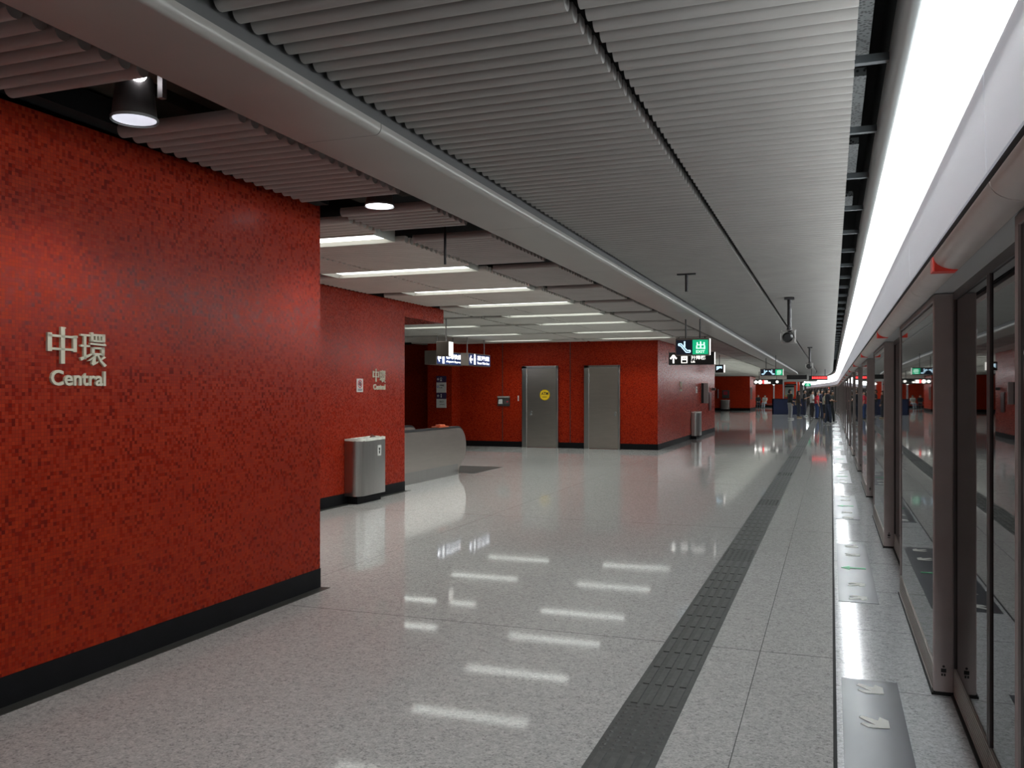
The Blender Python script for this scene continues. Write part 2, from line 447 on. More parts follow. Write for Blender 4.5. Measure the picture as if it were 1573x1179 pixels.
# long painted beam with a rounded lower corner
bp = [(-2.60, 3.2), (-2.60, 2.835), (-2.595, 2.83)] + \
     [(-2.165+.035*math.sin(PI/2*i/6), 2.865-.035*math.cos(PI/2*i/6)) for i in range(7)] + [(-2.13, 2.885), (-2.16, 2.885), (-2.16, 3.2)]
f = MB(); y = -1.3
while y < 104:
    e = min(y+2.6, 104)
    f.prism(bp, lambda u, v, t: (u+bend(t), t, v), y+.003, e-.003)
    y = e
struct('ceiling_beam', f, 'beam', 40)
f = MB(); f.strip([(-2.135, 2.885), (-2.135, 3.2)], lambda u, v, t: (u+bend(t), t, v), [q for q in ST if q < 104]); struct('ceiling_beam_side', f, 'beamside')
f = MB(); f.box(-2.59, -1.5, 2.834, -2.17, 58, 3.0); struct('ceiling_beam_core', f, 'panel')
# ducts glimpsed in the lamp gap above the wall
f = MB(); f.box(-3.75, -1, 3.14, -3.45, 6.5, 3.24); f.box(-3.35, -1, 3.16, -3.2, 6.5, 3.22); struct('ceiling_duct', f, 'voidduct')

# ------------------------------------------------------------------ edge light, trims, brackets
bandp = [(.372, 2.368), (.371, 2.5), (.368, 2.65), (.362, 2.77), (.352, 2.86), (.335, 2.905), (.312, 2.92)]
f = MB(); f.strip(bandp, lambda u, v, t: (u+bend(t), t, v), ST)
o = solo('light_band', f, 'band', smooth=60)
tag(o, 'long continuous glowing white light strip above the glass doors', 'light')
f = MB()
circ = [(.318+.011*math.cos(2*PI*i/8), 2.864+.011*math.sin(2*PI*i/8)) for i in range(9)]
f.strip(circ, lambda u, v, t: (u+bend(t), t, v), ST)
ft = part('added_cove_tube', f, 'tubelamp', o, smooth=80)  # tube added inside the light cove to brighten floor and header
tr = [(.318, 2.925), (.300, 2.90), (.294, 2.86), (.290, 2.847), (.278, 2.846), (.258, 2.858), (.242, 2.885), (.234, 2.93), (.232, 3.02)]
f = MB(); f.strip(tr, lambda u, v, t: (u+bend(t), t, v), ST); struct('trim_6', f, 'alu', 60)
f = MB(); f.strip([(.232, 3.0), (.232, 3.28)], lambda u, v, t: (u+bend(t), t, v), ST); struct('trim_7', f, 'void')
f = MB(); f.strip([(.312, 2.93), (.60, 2.93), (.60, 2.0)], lambda u, v, t: (u+bend(t), t, v), ST); struct('wall_screen_head', f, 'soffit')
f = MB(); f.strip([(.371, 2.363), (.374, 2.372)], lambda u, v, t: (u-.004+bend(t), t, v), ST); struct('trim_8', f, 'stile')
b0 = None
for k in range(36):
    y = 1.92+1.08*k
    if b0 is None:
        b0 = solo('bracket', MB().box(.085, y-.018, 2.955, .236, y+.018, 2.99), 'bracket', (.16, y, 2.955))
        tag(b0, 'thin grey bracket bridging the slot beside the light strip', 'bracket', 'brackets in the ceiling slot')
    else: dup(b0, (.16, y, 2.955))
for y0, y1, lb in ((2.7, 4.15, 'perforated grey tray in the ceiling slot, largest one at the top edge'), (4.42, 5.28, 'perforated dark tray in the ceiling slot, second from the top'),
                   (5.62, 6.34, 'perforated grey tray in the ceiling slot, third from the top'), (7.1, 7.45, 'short pale tray in the ceiling slot, fourth from the top')):
    o = solo('mesh_tray', MB().box(.075, y0, 3.02, .155, y1, 3.06), 'mesh', (.115, y0, 3.02)); tag(o, lb, 'tray')

# ------------------------------------------------------------------ platform screen doors, one thing per bay
def screen_bay():
    t = thing('platform_screen_door', 'x', 'screen door', (0, 0, 0))
    # cap post at the near end of the fixed panel
    p = part('end_post', MB().box(.488, 0, .012, .580, .05, 2.03), 'post', t, bevel=.006)
    part('post_foot', MB().box(.486, 0, 0, .584, .055, .02), 'seal', p)
    d = Draw((.5, -.0005, 0), (1, 0, 0), (0, 0, 1)); k = MB()
    d.disc(k, .033, .148, .006); d.rect(k, .021, .118, .045, .137); d.rect(k, .022, .100, .030, .112); d.rect(k, .034, .100, .042, .112)
    part('pictogram', k, 'ink', p)
    part('seal', MB().box(.575, .05, 0, .590, .085, 2.03), 'seal', t)
    # fixed glazed panel
    fp = part('fixed_frame', MB().box(.49, .05, 2.0, .53, 2.38, 2.03).box(.49, 2.335, .15, .53, 2.38, 2.0), 'post', t)
    part('pane', MB().box(.497, .05, .15, .512, 2.335, 2.0), 'pane', fp)
    s = MB(); n = 7
    prof = [(.53, 0), (.486, 0), (.486, .012)]
    for i in range(n):
        z0 = .012+.135*i/n; z1 = z0+.135/n
        prof += [(.490, z0), (.490, z1-.006), (.494, z1-.006), (.494, z1)]
    prof += [(.53, .148)]
    s.prism(prof, lambda u, v, tt: (u, tt, v), .05, 2.38)
    part('sill', s, 'sill', t)
    part('sill_base', MB().box(.478, .0, 0, .486, 2.38, .012), 'seal', t)
    part('return_cap', MB().box(.495, 2.38, 0, .58, 2.40, 2.03), 'post', t)
    # two sliding leaves, set back
    for a, b in ((2.40, 3.412), (3.424, 4.446)):
        lf = part('door_leaf', MB().box(.578, a, .15, .61, a+.028, 2.0).box(.578, b-.028, .15, .61, b, 2.0), 'stile', t)
        part('pane', MB().box(.585, a+.028, .15, .60, b-.028, 2.0), 'pane', lf)
        rl = MB(); pr = [(.61, .012), (.578, .012)]
        for i in range(n):
            z0 = .02+.13*i/n; z1 = z0+.13/n
            pr += [(.578, z0), (.578, z1-.006), (.582, z1-.006), (.582, z1)]
        pr += [(.61, .15)]
        rl.prism(pr, lambda u, v, tt: (u, tt, v), a, b); part('bottom_rail', rl, 'sill', lf)
    part('threshold', MB().box(.566, 2.40, 0, .62, 4.446, .010), 'seal', t)
    part('lintel', MB().box(.575, 2.38, 1.995, .62, 4.446, 2.037), 'stile', t)
    # header
    part('soffit', MB().box(.466, 0, 2.034, .60, 4.446, 2.05), 'soffit', t)
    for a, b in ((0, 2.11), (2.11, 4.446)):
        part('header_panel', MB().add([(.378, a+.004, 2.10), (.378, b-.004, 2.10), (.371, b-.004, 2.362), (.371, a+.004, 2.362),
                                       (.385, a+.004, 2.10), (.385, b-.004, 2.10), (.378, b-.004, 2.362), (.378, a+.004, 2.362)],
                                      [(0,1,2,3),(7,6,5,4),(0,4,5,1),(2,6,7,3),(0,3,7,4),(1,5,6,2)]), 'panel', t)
    part('slot', MB().box(.386, 0, 2.055, .43, 4.446, 2.372).box(.468, 0, 2.029, .484, 4.446, 2.06), 'seal', t)
    qc = [(.466-.088*math.sin(PI/2*i/8), 2.064-.052*math.cos(PI/2*i/8)) for i in range(9)]
    prof = qc + [(.378, 2.068), (.386, 2.068), (.386, 2.054), (.466, 2.04), (.467, 2.012)]
    for a, b in ((.0, 2.06), (2.06, 4.446)):
        part('tube_cover', MB().prism(prof, lambda u, v, tt: (u, tt, v), a+.004, b-.004), 'tube', t, smooth=40)
    lens = [(.375, 2.066), (.375, 2.008), (.462, 2.008)] + [(.466-.088*math.sin(PI/2*i/8), 2.064-.052*math.cos(PI/2*i/8)) for i in range(9)]
    part('door_lamp', MB().prism(lens, lambda u, v, tt: (u, tt, v), 3.36, 3.44), 'red', t, label='red triangular lamp under the tube')
    return t
ORD = ['first', 'second', 'third', 'fourth', 'fifth', 'sixth', 'seventh', 'eighth', 'ninth', 'tenth', 'eleventh', 'twelfth', 'thirteenth', 'fourteenth',
       'fifteenth', 'sixteenth', 'seventeenth', 'eighteenth', 'nineteenth', 'twentieth', 'twenty-first', 'twenty-second', 'twenty-third', 'twenty-fourth', 'twenty-fifth']
bay = screen_bay()
for k in range(-1, 23):
    y = 4.89+4.45*k
    a = math.atan2(-(bend(y+4.45)-bend(y)), 4.45)
    if k == -1:
        bay.location = (0, y, 0); bay['group'] = 'platform screen doors'
        bay['label'] = 'glass screen door bay cut off at the right edge, nearest of the row'
    else:
        lb = 'glass screen door bay behind the %s beige post counted from the camera' % ORD[k]
        dup(bay, (bend(y), y, 0), a, lb, 'platform screen doors')

# ------------------------------------------------------------------ floor mats with boarding arrows
def floor_mat():
    t = thing('floor_mat', 'x', 'floor mat', (0, 0, 0), 'boarding arrow mats')
    part('mat', MB().box(.05, -1.32, 0, .325, 1.30, .003), 'matgrey', t)
    d = Draw((0, 0, .003), (1, 0, 0), (0, 1, 0))
    ARROW = [[(.122, .12), (.136, .144), (.222, .088), (.197, .031)], [(.213, .149), (.25, .113), (.251, .013), (.185, 0.)], [(.127, .035), (.138, .053), (.206, .034), (.187, -.002), (.157, .001)]]
    def arrow(yc, flip):
        k = MB()
        for P in ARROW: d.poly(k, [(x, yc+flip*v) for x, v in P], .0002, .0022)
        part('arrow', k, 'arrow', t)
    for yc, flip in ((1.074, 1), (.59, 1), (-.62, -1), (-1.10, -1)): arrow(yc, flip)
    k = MB(); d.poly(k, [(.28, -.02), (.28, .03), (.15, .035), (.15, .09), (.08, 0), (.15, -.09), (.15, -.025)][::-1], .0002, .0022)
    part('arrow', k, 'green', t, label='green arrow pointing away from the doors')
    return t
fm = floor_mat()
for i in range(11):
    y = 3.84+4.45*i - .13
    lb = 'dark floor mat with white boarding arrows, %s from the camera along the glass doors' % ORD[i]
    if i == 0: fm.location = (0, y, 0); fm['label'] = lb
    else: dup(fm, (0, y, 0), None, lb)

# ------------------------------------------------------------------ hall luminaires
def luminaire():
    t = thing('ceiling_light', 'x', 'ceiling light', (0, 0, 0), 'trough lights in the hall ceiling')
    W, D = 1.85, .40; h = MB()
    o = [(-W/2,-D/2,2.935),(W/2,-D/2,2.935),(W/2,D/2,2.935),(-W/2,D/2,2.935)]
    i2 = [(-W/2+.12,-D/2+.05,3.01),(W/2-.12,-D/2+.05,3.01),(W/2-.12,D/2-.05,3.01),(-W/2+.12,D/2-.05,3.01)]
    e = [(-W/2,-D/2,3.05),(W/2,-D/2,3.05),(W/2,D/2,3.05),(-W/2,D/2,3.05)]
    h.add(o+i2+e, [(0,1,5,4),(1,2,6,5),(2,3,7,6),(3,0,4,7),(0,8,9,1),(1,9,10,2),(2,10,11,3),(3,11,8,0),(8,11,10,9)])
    part('housing', h, 'trough', t)
    part('diffuser', MB().box(-W/2+.06, -D/2+.022, 2.972, W/2-.06, D/2-.022, 3.0), 'tubelight', t)
    l = bpy.data.lights.new('trough_lamp', 'AREA'); l.shape = 'RECTANGLE'; l.size = 1.7; l.size_y = .3; l.energy = 15.; l.spread = math.radians(112); l.color = (.95, 1., .955)
    lo = bpy.data.objects.new('trough_lamp', l); COL.objects.link(lo); lo.parent = t; lo.location = (0, 0, 2.965)
    return t
lum = luminaire(); used = False
def lightat(x, y, lb):
    global used
    if not used: lum.location = (x, y, 0); lum['label'] = lb; used = True
    else: dup(lum, (x, y, 0), None, lb)
for i, y in enumerate(FAR):
    lightat(-4.755, y-.22, 'recessed trough light in the hall ceiling, %s row beyond the near red wall' % ORD[i])
for i, y in enumerate(FAR[4:]):
    lightat(-7.97, y-.22, 'recessed trough light over the escalator passage, %s row from the red lintel' % ORD[i])
for i, y in enumerate(FAR2[:18]+FAR2[22:26]):
    lightat(-4.755, y-.22, 'trough light in the distant hall ceiling, %s row past the red block with doors' % ORD[i])
for i, y in enumerate(FAR2[:14:2]+FAR2[23:26:2]):
    lightat(-7.97, y-.22, 'trough light deep in the distant hall, %s of its row away from the platform' % ORD[i])

# ------------------------------------------------------------------ downlights in the slat gaps
def downlight(x, y, z, lb, lampmat, gap):
    t = thing('downlight', lb, 'downlight', (x, y, z))
    n = 28
    k = MB()
    for (za, ra, zb, rb) in ((0, .105, .20, .085), (.20, .085, .23, .05)): k.cyl((x, y, z+za), (x, y, z+zb), ra, rb, n, False)
    k.cyl((x, y, z+.23), (x, y, z+.26), .05, .05, n)
    part('can', k, 'can', t, smooth=50)
    part('reflector', MB().cyl((x, y, z+.002), (x, y, z+.06), .100, .088, n, False).cyl((x, y, z+.06), (x, y, z+.065), .088, .088, n), lampmat, t, smooth=50)
    part('rim', MB().cyl((x, y, z-.004), (x, y, z+.01), .110, .110, n, False), 'alu', t, smooth=50)
    part('hanger', MB().box(x+.12, y+.02, z+.10, x+.15, y+.05, z+.40).box(x+.05, y+.03, z+.24, x+.15, y+.04, z+.26), 'rodgrey', t)
    if gap:
        part('lamp_holder', MB().sphere((x+.075, y-.055, z+.19), .034, 12, 8, (1.3, 1, .9)), 'lamp', t, label='bright lamp showing through the top of the can')
    l = bpy.data.lights.new('spot', 'SPOT'); l.energy = 30; l.spot_size = math.radians(118); l.spot_blend = .55; l.shadow_soft_size = .07; l.color = (1, .93, .84)
    lo = bpy.data.objects.new('spot_lamp', l); COL.objects.link(lo); lo.parent = t; lo.location = (0, 0, -.012)
    return t
downlight(-3.17, 3.34, 2.85, 'spun can downlight with open top in the slat gap above the near red wall', 'reflector', True)
downlight(-3.17, 5.78, 2.925, 'round downlight glowing white in the slat gap past the corner of the near red wall', 'lamp', False)

# ------------------------------------------------------------------ station name letters
def zhong(d, mb, sx, sy):
    def q(x0, y0, x1, y1, s0=0): d.poly(mb, [((x0)*sx, -y1*sy), (x1*sx, -(y1+s0)*sy), (x1*sx, -(y0+s0)*sy), (x0*sx, -y0*sy)], 0, .014)
    q(420, 185, 470, 660); q(460, 188, 482, 205)
    q(258, 268, 310, 505); q(575, 290, 622, 503); q(600, 285, 632, 315)
    q(258, 288, 622, 318, 8); q(300, 456, 580, 486, 4)
def huan(d, mb, sx, sy):
    def q(x0, y0, x1, y1, s0=0): d.poly(mb, [((x0)*sx, -y1*sy), (x1*sx, -(y1+s0)*sy), (x1*sx, -(y0+s0)*sy), (x0*sx, -y0*sy)], 0, .014)
    def pl(pts): d.poly(mb, [(x*sx, -y*sy) for x, y in pts][::-1], 0, .014)
    q(670, 256, 800, 282, 0); q(712, 270, 746, 590); q(668, 398, 795, 424, 0)
    pl([(664, 575), (820, 510), (812, 540), (682, 610)])
    q(806, 225, 842, 352); q(962, 240, 1004, 352); q(806, 244, 1004, 272); q(806, 326, 1004, 352); q(872, 262, 890, 340); q(918, 262, 936, 340)
    pl([(798, 366), (985, 372), (1000, 362), (1022, 388), (1010, 400), (800, 390)])
    q(822, 420, 858, 532); q(952, 420, 996, 532); q(822, 420, 996, 448); q(822, 500, 996, 526)
    pl([(868, 526), (905, 526), (800, 605), (768, 614)])
    pl([(838, 560), (876, 545), (872, 630), (915, 610), (905, 632), (835, 672), (815, 645)])
    pl([(890, 526), (918, 526), (960, 600), (1026, 660), (996, 686), (930, 610)])
    pl([(985, 535), (1015, 555), (950, 598), (938, 585)])
def station_name(y, z, lb):
    X = {0: -3.78, 1: -6.27, 2: -4.343}
    t = thing('station_name', lb, 'lettering', (0, 0, 0), 'raised station name letters')
    d = Draw((0, -258*.000506, 660*.000404), (0, 1, 0), (0, 0, 1))
    k = MB(); zhong(d, k, .000506, .000404); part('chinese_character', k, 'cream', t)
    k = MB(); huan(d, k, .000506, .000404); part('chinese_character', k, 'cream', t)
    d = Draw((0, 0, 0), (0, 1, 0), (0, 0, 1)); k = MB()
    d.text(k, 'Central', .02, -.115, .362, .082, 0, .014, .022); part('lettering', k, 'cream', t)
    return t
sn = station_name(0, 0, 'large raised cream letters reading Central with two Chinese characters on the near red wall')
sn.location = (-3.78, 3.376, 1.682)
dup(sn, (-6.27, 11.213, 1.69), None, 'raised cream station name Central on the red wall above the steel litter bin')
dup(sn, (-4.343, 26.75, 1.69), None, 'small faint station name letters on the side of the red block, nearer its corner')
dup(sn, (-4.343, 31.95, 1.69), None, 'small faint station name letters on the side of the red block, past the pale strip')

# ------------------------------------------------------------------ notice and bin on the hall wall
t = thing('no_smoking_notice', 'white notice with a red ring on the red wall left of the station name', 'notice', (-6.27, 10.85, 1.54))
d = Draw((-6.268, 10.765, 1.54), (0, 1, 0), (0, 0, 1))
k = MB(); d.rect(k, 0, 0, .175, .19, 0, .004); part('plate', k, 'white', t)
k = MB(); d.ring(k, .09, .115, .06, .014, .004, .006); d.line(k, (.05, .155), (.13, .075), .012, .004, .006); part('ring', k, 'inkred', t)
k = MB(); d.rect(k, .05, .105, .13, .122, .004, .0055); d.rect(k, .075, .085, .11, .15, .004, .0055)
d.rect(k, .03, .035, .15, .045, .004, .005); d.rect(k, .03, .018, .14, .026, .004, .005); part('print', k, 'ink', t)

def litter_bin(lb):
    """flat back on the wall plane x=0, front at x=.25, along y from -.39 to .39"""
    t = thing('litter_bin', lb, 'litter bin', (0, 0, 0), 'steel wall litter bins')
    R = .14; prof = [(0.004, -.39), (0.004, .39)]
    prof += [(.245-R+R*math.cos(a), .39-R*.55+R*.55*math.sin(a)) for a in [PI/2*(1-i/8) for i in range(9)]]
    prof += [(.245-R+R*math.cos(a), -.39+R+R*math.sin(a)) for a in [-PI/2*i/8 for i in range(9)]]
    n = len(prof); k = MB(); z0, z1 = .11, .89
    inn = [(.125+(u-.125)*.94, v*.975) for u, v in prof]
    vs = [(u, v, z0) for u, v in prof] + [(u, v, z1) for u, v in prof] + [(u, v, z1) for u, v in inn] + [(u, v, z1-.18) for u, v in inn]
    fs = [tuple(range(n))]
    for r_ in range(3): fs += [(r_*n+i, r_*n+(i+1) % n, (r_+1)*n+(i+1) % n, (r_+1)*n+i) for i in range(n)]
    fs.append(tuple(range(3*n, 4*n)))
    k.add(vs, fs); part('body', k, 'steel', t, smooth=35)
    # liner folded over the rim, lumpy edge
    k = MB(); lin = []
    for i, (u, v) in enumerate(prof):
        lin.append((u*1.008, v*1.006))
    top = [(u, v, z1+.006+.014*abs(math.sin(i*2.1))) for i, (u, v) in enumerate(lin)]
    low = [(u+.002, v, z1-.018-.012*abs(math.sin(i*1.3))) for i, (u, v) in enumerate(lin)]
    ins = [(.125+(u-.125)*.8, v*.86, z1-.05) for u, v in lin]
    k.add(low+top+ins, [(i, (i+1) % n, n+(i+1) % n, n+i) for i in range(n)] + [(n+i, n+(i+1) % n, 2*n+(i+1) % n, 2*n+i) for i in range(n)] + [tuple(range(2*n, 3*n))])
    part('liner', k, 'bag', t, smooth=60)
    part('liner_knot', MB().bar((.19, .0, z1+.0), (.15, .12, z1+.035), .03, .03).bar((.15, .12, z1+.03), (.17, .20, z1+.0), .03, .02), 'steel', t)
    part('plinth', MB().box(.004, -.33, 0, .17, .33, .11), 'black', t)
    d = Draw((.2455, .10, .64), (0, 1, 0), (0, 0, 1)); k = MB(); d.rect(k, 0, 0, .10, .15)
    s = part('sticker', k, 'white', t)
    k = MB(); d.disc(k, .05, .095, .02, .002, .003); d.rect(k, .035, .03, .065, .07, .002, .003); part('pictogram', k, 'ink', s)
    return t
lb = litter_bin('stainless steel litter bin with a white liner on the red hall wall')
lb.location = (-6.27, 10.83, 0)
dup(lb, (-4.34, 29.4, 0), None, 'steel litter bin against the side of the red block with doors')
bb = dup(lb, (-8.7, 77.97, 0), -PI/2, 'tiny steel litter bin far off by the distant red wall')

# ------------------------------------------------------------------ escalator end beside the hall wall
t = thing('escalator', 'escalator end with brushed steel balustrades beside the red hall wall', 'escalator', (-7.2, 12.5, 0))
def balustrade(x0, x1, yend, top):
    R = .34; prof = [(9.5, .0), (yend-.36, .0), (yend-.33, .13)]
    cz = top-R; cy = yend-R
    prof += [(cy+R*math.cos(a), cz+R*math.sin(a)) for a in [-PI*.36+(PI*.36+PI/2)*i/14 for i in range(15)]]
    prof += [(9.5, top)]
    return MB().prism(prof, lambda u, v, tt: (tt, u, v), x0, x1)
for x0, x1 in ((-6.72, -6.6), (-7.72, -7.6)):
    b = part('balustrade', balustrade(x0, x1, 15.46, .865), 'steelh', t, smooth=40)
    xm = (x0+x1)/2
    path = [(9.5, .885), (15.12, .885)] + [(15.12+.355*math.sin(a), .53+.355*math.cos(a)) for a in [PI*.8*i/12 for i in range(1, 13)]]
    k = MB()
    for (ya, za), (yb, zb) in zip(path, path[1:]): k.bar((xm, ya, za), (xm, yb, zb), .075, .035)
    part('handrail', k, 'rubber', b)
    part('skirt', MB().box(x0-.006, 9.5, 0, x1+.006, 15.05, .2), 'steel', b)
part('deck', MB().box(-7.6, 9.5, 0, -6.72, 14.4, .02), 'steel', t)
part('comb_plate', MB().box(-7.6, 14.4, 0, -6.72, 14.75, .025), 'yellow', t)
part('landing_plate', MB().box(-7.6, 15.3, 0, -6.35, 16.8, .006), 'slate', t)
part('inner_panel', MB().box(-7.6, 9.5, .02, -7.58, 15.0, .8), 'sill', t)
o = solo('orange_cloth', MB().box(-6.74, 14.2, .904, -6.58, 14.62, .925).box(-6.70, 14.28, .925, -6.60, 14.5, .955), 'orange', (-6.66, 14.4, .90), bevel=.01)
tag(o, 'small orange cloth lying on the escalator balustrade', 'cloth')

# ------------------------------------------------------------------ steel doors
def steel_door(n, x0, x1, handle_right, label):
    t = thing('door_%d' % n, label, 'door', ((x0+x1)/2, 23.2, 0))
    t['kind'] = 'structure'
    z = 2.28; fw = .085
    part('door_frame', MB().box(x0, 23.13, 0, x0+fw+.05, 23.2, z).box(x1-fw+.03, 23.13, 0, x1, 23.2, z).box(x0, 23.13, z-.075, x1, 23.2, z), 'sill' if 0 else 'steel', t, bevel=.008)
    lf = part('door_leaf', MB().box(x0+fw+.05, 23.165, .01, x1-fw+.03, 23.195, z-.075), 'steelh', t)
    part('push_plate', MB().box(x0+fw+.06, 23.158, .82, x1-fw+.02, 23.165, .98), 'steelh', lf)
    hx = x1-.13 if handle_right else x0+.27
    part('handle', MB().cyl((hx, 23.165, .93), (hx, 23.10, .93), .02).box(hx-.02, 23.09, .90, hx+.02, 23.115, .97).cyl((hx, 23.165, 1.0), (hx, 23.13, 1.0), .022), 'alu', lf)
    for zz in (2.0, 1.85): part('hinge', MB().cyl((x0+fw+.055, 23.155, zz-.05), (x0+fw+.055, 23.155, zz+.05), .012), 'alu', lf)
    return t, lf
d1, lf1 = steel_door(1, -8.17, -7.115, False, 'brushed steel door with a yellow round sticker in the red back wall')
d2, lf2 = steel_door(2, -6.368, -5.366, True, 'plain brushed steel door in the red back wall, nearer the block corner')
d = Draw((-7.505, 23.165, 1.468), (1, 0, 0), (0, 0, 1))
k = MB(); d.disc(k, 0, 0, .155, 0, .002, 32); st = part('sticker', k, 'yellow', lf1, label='yellow round sticker reading ATM')
k = MB(); d.text(k, 'ATM', -.105, .0, .21, .085, .002, .003, .03); d.rect(k, -.07, -.06, .06, -.045, .002, .003); d.ring(k, 0, 0, .15, .008, .002, .003, 32); part('lettering', k, 'ink', st)

# intercom panel and small switch
t = thing('intercom_panel', 'small steel wall panel left of the first steel door', 'wall panel', (-8.735, 23.2, 1.15))
d = Draw((-8.915, 23.195, 1.155), (1, 0, 0), (0, 0, 1))
k = MB(); d.rect(k, 0, 0, .365, .28, 0, .03); part('plate', k, 'steel', t)
k = MB(); d.rect(k, .0, .235, .365, .28, .03, .06); part('hood', k, 'sill', t)
k = MB(); d.rect(k, .03, .06, .15, .19, .03, .034); part('window', k, 'white', t)
k = MB(); d.rect(k, .18, .07, .34, .18, .03, .033); part('speaker_grille', k, 'can', t)
k = MB(); d.disc(k, .30, .125, .02, .033, .04); part('button', k, 'inkred', t)
t = thing('wall_switch', 'tiny pale switch plate between the steel panel and the first door', 'switch', (-8.3, 23.2, 1.32))
k = MB().box(-8.315, 23.18, 1.30, -8.285, 23.2, 1.45); part('plate', k, 'white', t); part('toggle', MB().box(-8.305, 23.165, 1.35, -8.295, 23.18, 1.40), 'sill', t)

# ------------------------------------------------------------------ directory sign on the column
t = thing('directory_sign', 'tall directory sign of dark and white tiles on the red column', 'sign', (-10.4, 22.6, 1.1))
d = Draw((-10.555, 22.595, 1.105), (1, 0, 0), (0, 0, 1)); W = .30
def dp(nm, m, z0, z1): k = MB(); d.rect(k, 0, z0, W, z1, 0, .02); return part(nm, k, m, t)
a = dp('header_tile', 'purple', .725, .90); b = dp('text_tile', 'white', .43, .72); c = dp('header_tile', 'purple', .255, .425); e = dp('text_tile', 'white', 0, .25)
for pt, zc in ((a, .81), (c, .34)):
    k = MB(); d.line(k, (.03, zc), (.09, zc), .018, .02, .022); d.line(k, (.03, zc), (.06, zc+.035), .016, .02, .022); d.line(k, (.03, zc), (.06, zc-.035), .016, .02, .022)
    if pt is a: d.ring(k, .145, zc+.02, .03, .01, .02, .022, 12); d.rect(k, .118, zc-.055, .172, zc-.02, .02, .022)
    else: d.disc(k, .15, zc+.035, .018, .02, .022, 10); d.rect(k, .135, zc-.05, .165, zc+.015, .02, .022)
    part('symbol', k, 'white', pt)
k = MB(); d.ring(k, .045, .60, .034, .012, .02, .022, 16); part('symbol', k, 'blue', b)
k = MB(); d.text(k, '升降機', .10, .61, .14, .05, .02, .022); d.text(k, 'Lift', .10, .555, .09, .035, .02, .022); part('print', k, 'ink', b)
k = MB(); d.text(k, '出口', .10, .15, .12, .055, .02, .022); d.text(k, 'Concourse', .10, .085, .15, .03, .02, .022); part('print', k, 'ink', e)

# ------------------------------------------------------------------ hanging signs
def rods(t, pts, z0, m='rod', r=.014, ztop=None):
    for x, y in pts: part('rod', MB().cyl((x, y, z0), (x, y, ztop or 2.95), r, n=10), m, t, smooth=50)
# blue lit signs over the escalator passage, facing the platform
def side_sign(name, lb, x, y0, y1, z0, z1, dep, txt):
    t = thing(name, lb, 'hanging sign', (x, (y0+y1)/2, z0))
    part('casing', MB().box(x-dep, y0, z0, x, y1, z1), 'signgrey', t, bevel=.008)
    d = Draw((x, y0, z0), (0, 1, 0), (0, 0, 1)); L, H = y1-y0, z1-z0
    k = MB(); d.rect(k, .03, .02, L-.03, H-.03, 0, .004); fc = part('face', k, 'lblue', t)
    k = MB(); ah = H*.5
    d.line(k, (.08, ah), (.26, ah), .05, .004, .007); d.line(k, (.08, ah), (.17, ah+.09), .05, .004, .007); d.line(k, (.08, ah), (.17, ah-.09), .05, .004, .007); part('arrow', k, 'lbluew', fc)
    k = MB(); px = .40
    d.disc(k, px, H*.80, .05, .004, .007, 12); d.rect(k, px-.06, H*.38, px+.06, H*.66, .004, .007)
    d.rect(k, px-.055, H*.1, px-.012, H*.38, .004, .007); d.rect(k, px+.012, H*.1, px+.055, H*.38, .004, .007); part('pictogram', k, 'lbluew', fc)
    k = MB(); d.text(k, txt[0], .56, H*.46, L-.66, H*.38, .004, .007, .02); d.text(k, txt[1], .56, H*.16, L-.66, H*.19, .004, .007, .02); part('lettering', k, 'lbluew', fc)
    return t
s1 = side_sign('passage_sign', 'blue lit hanging sign half hidden behind the hanging grey box', -9.0, 19.25, 20.87, 2.22, 2.56, .32, ('機場快綫', 'Airport Express'))
rods(s1, [(-9.1, 19.5), (-9.05, 20.35)], 2.55, 'rodgrey')
s2 = side_sign('passage_sign', 'blue lit hanging sign with white arrow and person symbol, right of the grey box', -8.6, 20.3, 21.8, 2.22, 2.54, .22, ('荃灣綫', 'Tsuen Wan Line'))
rods(s2, [(-8.68, 20.4), (-8.68, 21.55)], 2.54, 'rodgrey')
t = thing('clock_box', 'square grey box hanging from a rod above the escalator end', 'hanging box', (-6.98, 15.3, 2.23))
part('casing', MB().box(-7.11, 15.2, 2.23, -6.85, 15.4, 2.51), 'signgrey', t, bevel=.006)
part('face', MB().box(-6.85, 15.205, 2.235, -6.842, 15.395, 2.505), 'lwhite', t, label='lit white face')
rods(t, [(-6.95, 15.3)], 2.51, 'rodgrey')

# overhead signs facing the camera
def escalator_icon(d, u, v, s, mb, down=True, d0=.004, d1=.007):
    sg = 1 if down else -1
    w = s*.09
    pts = [(-.5, .28), (-.28, .28), (.22, -.30), (.5, -.30)]
    pts2 = [(-.5, .05+.08), (-.34, .13), (.14, -.46), (.5, -.46)]
    for P in (pts, pts2):
        for a, b in zip(P, P[1:]): d.line(mb, (u+sg*a[0]*s, v+a[1]*s), (u+sg*b[0]*s, v+b[1]*s), w, d0, d1)
    d.line(mb, (u-sg*.5*s, v+.28*s), (u-sg*.5*s, v+.13*s), w, d0, d1); d.line(mb, (u+sg*.5*s, v-.30*s), (u+sg*.5*s, v-.46*s), w, d0, d1)
    d.disc(mb, u+sg*.02*s, v+.42*s, s*.08, d0, d1, 10); d.rect(mb, u+sg*.02*s-.06*s, v+.0*s, u+sg*.02*s+.06*s, v+.32*s, d0, d1)
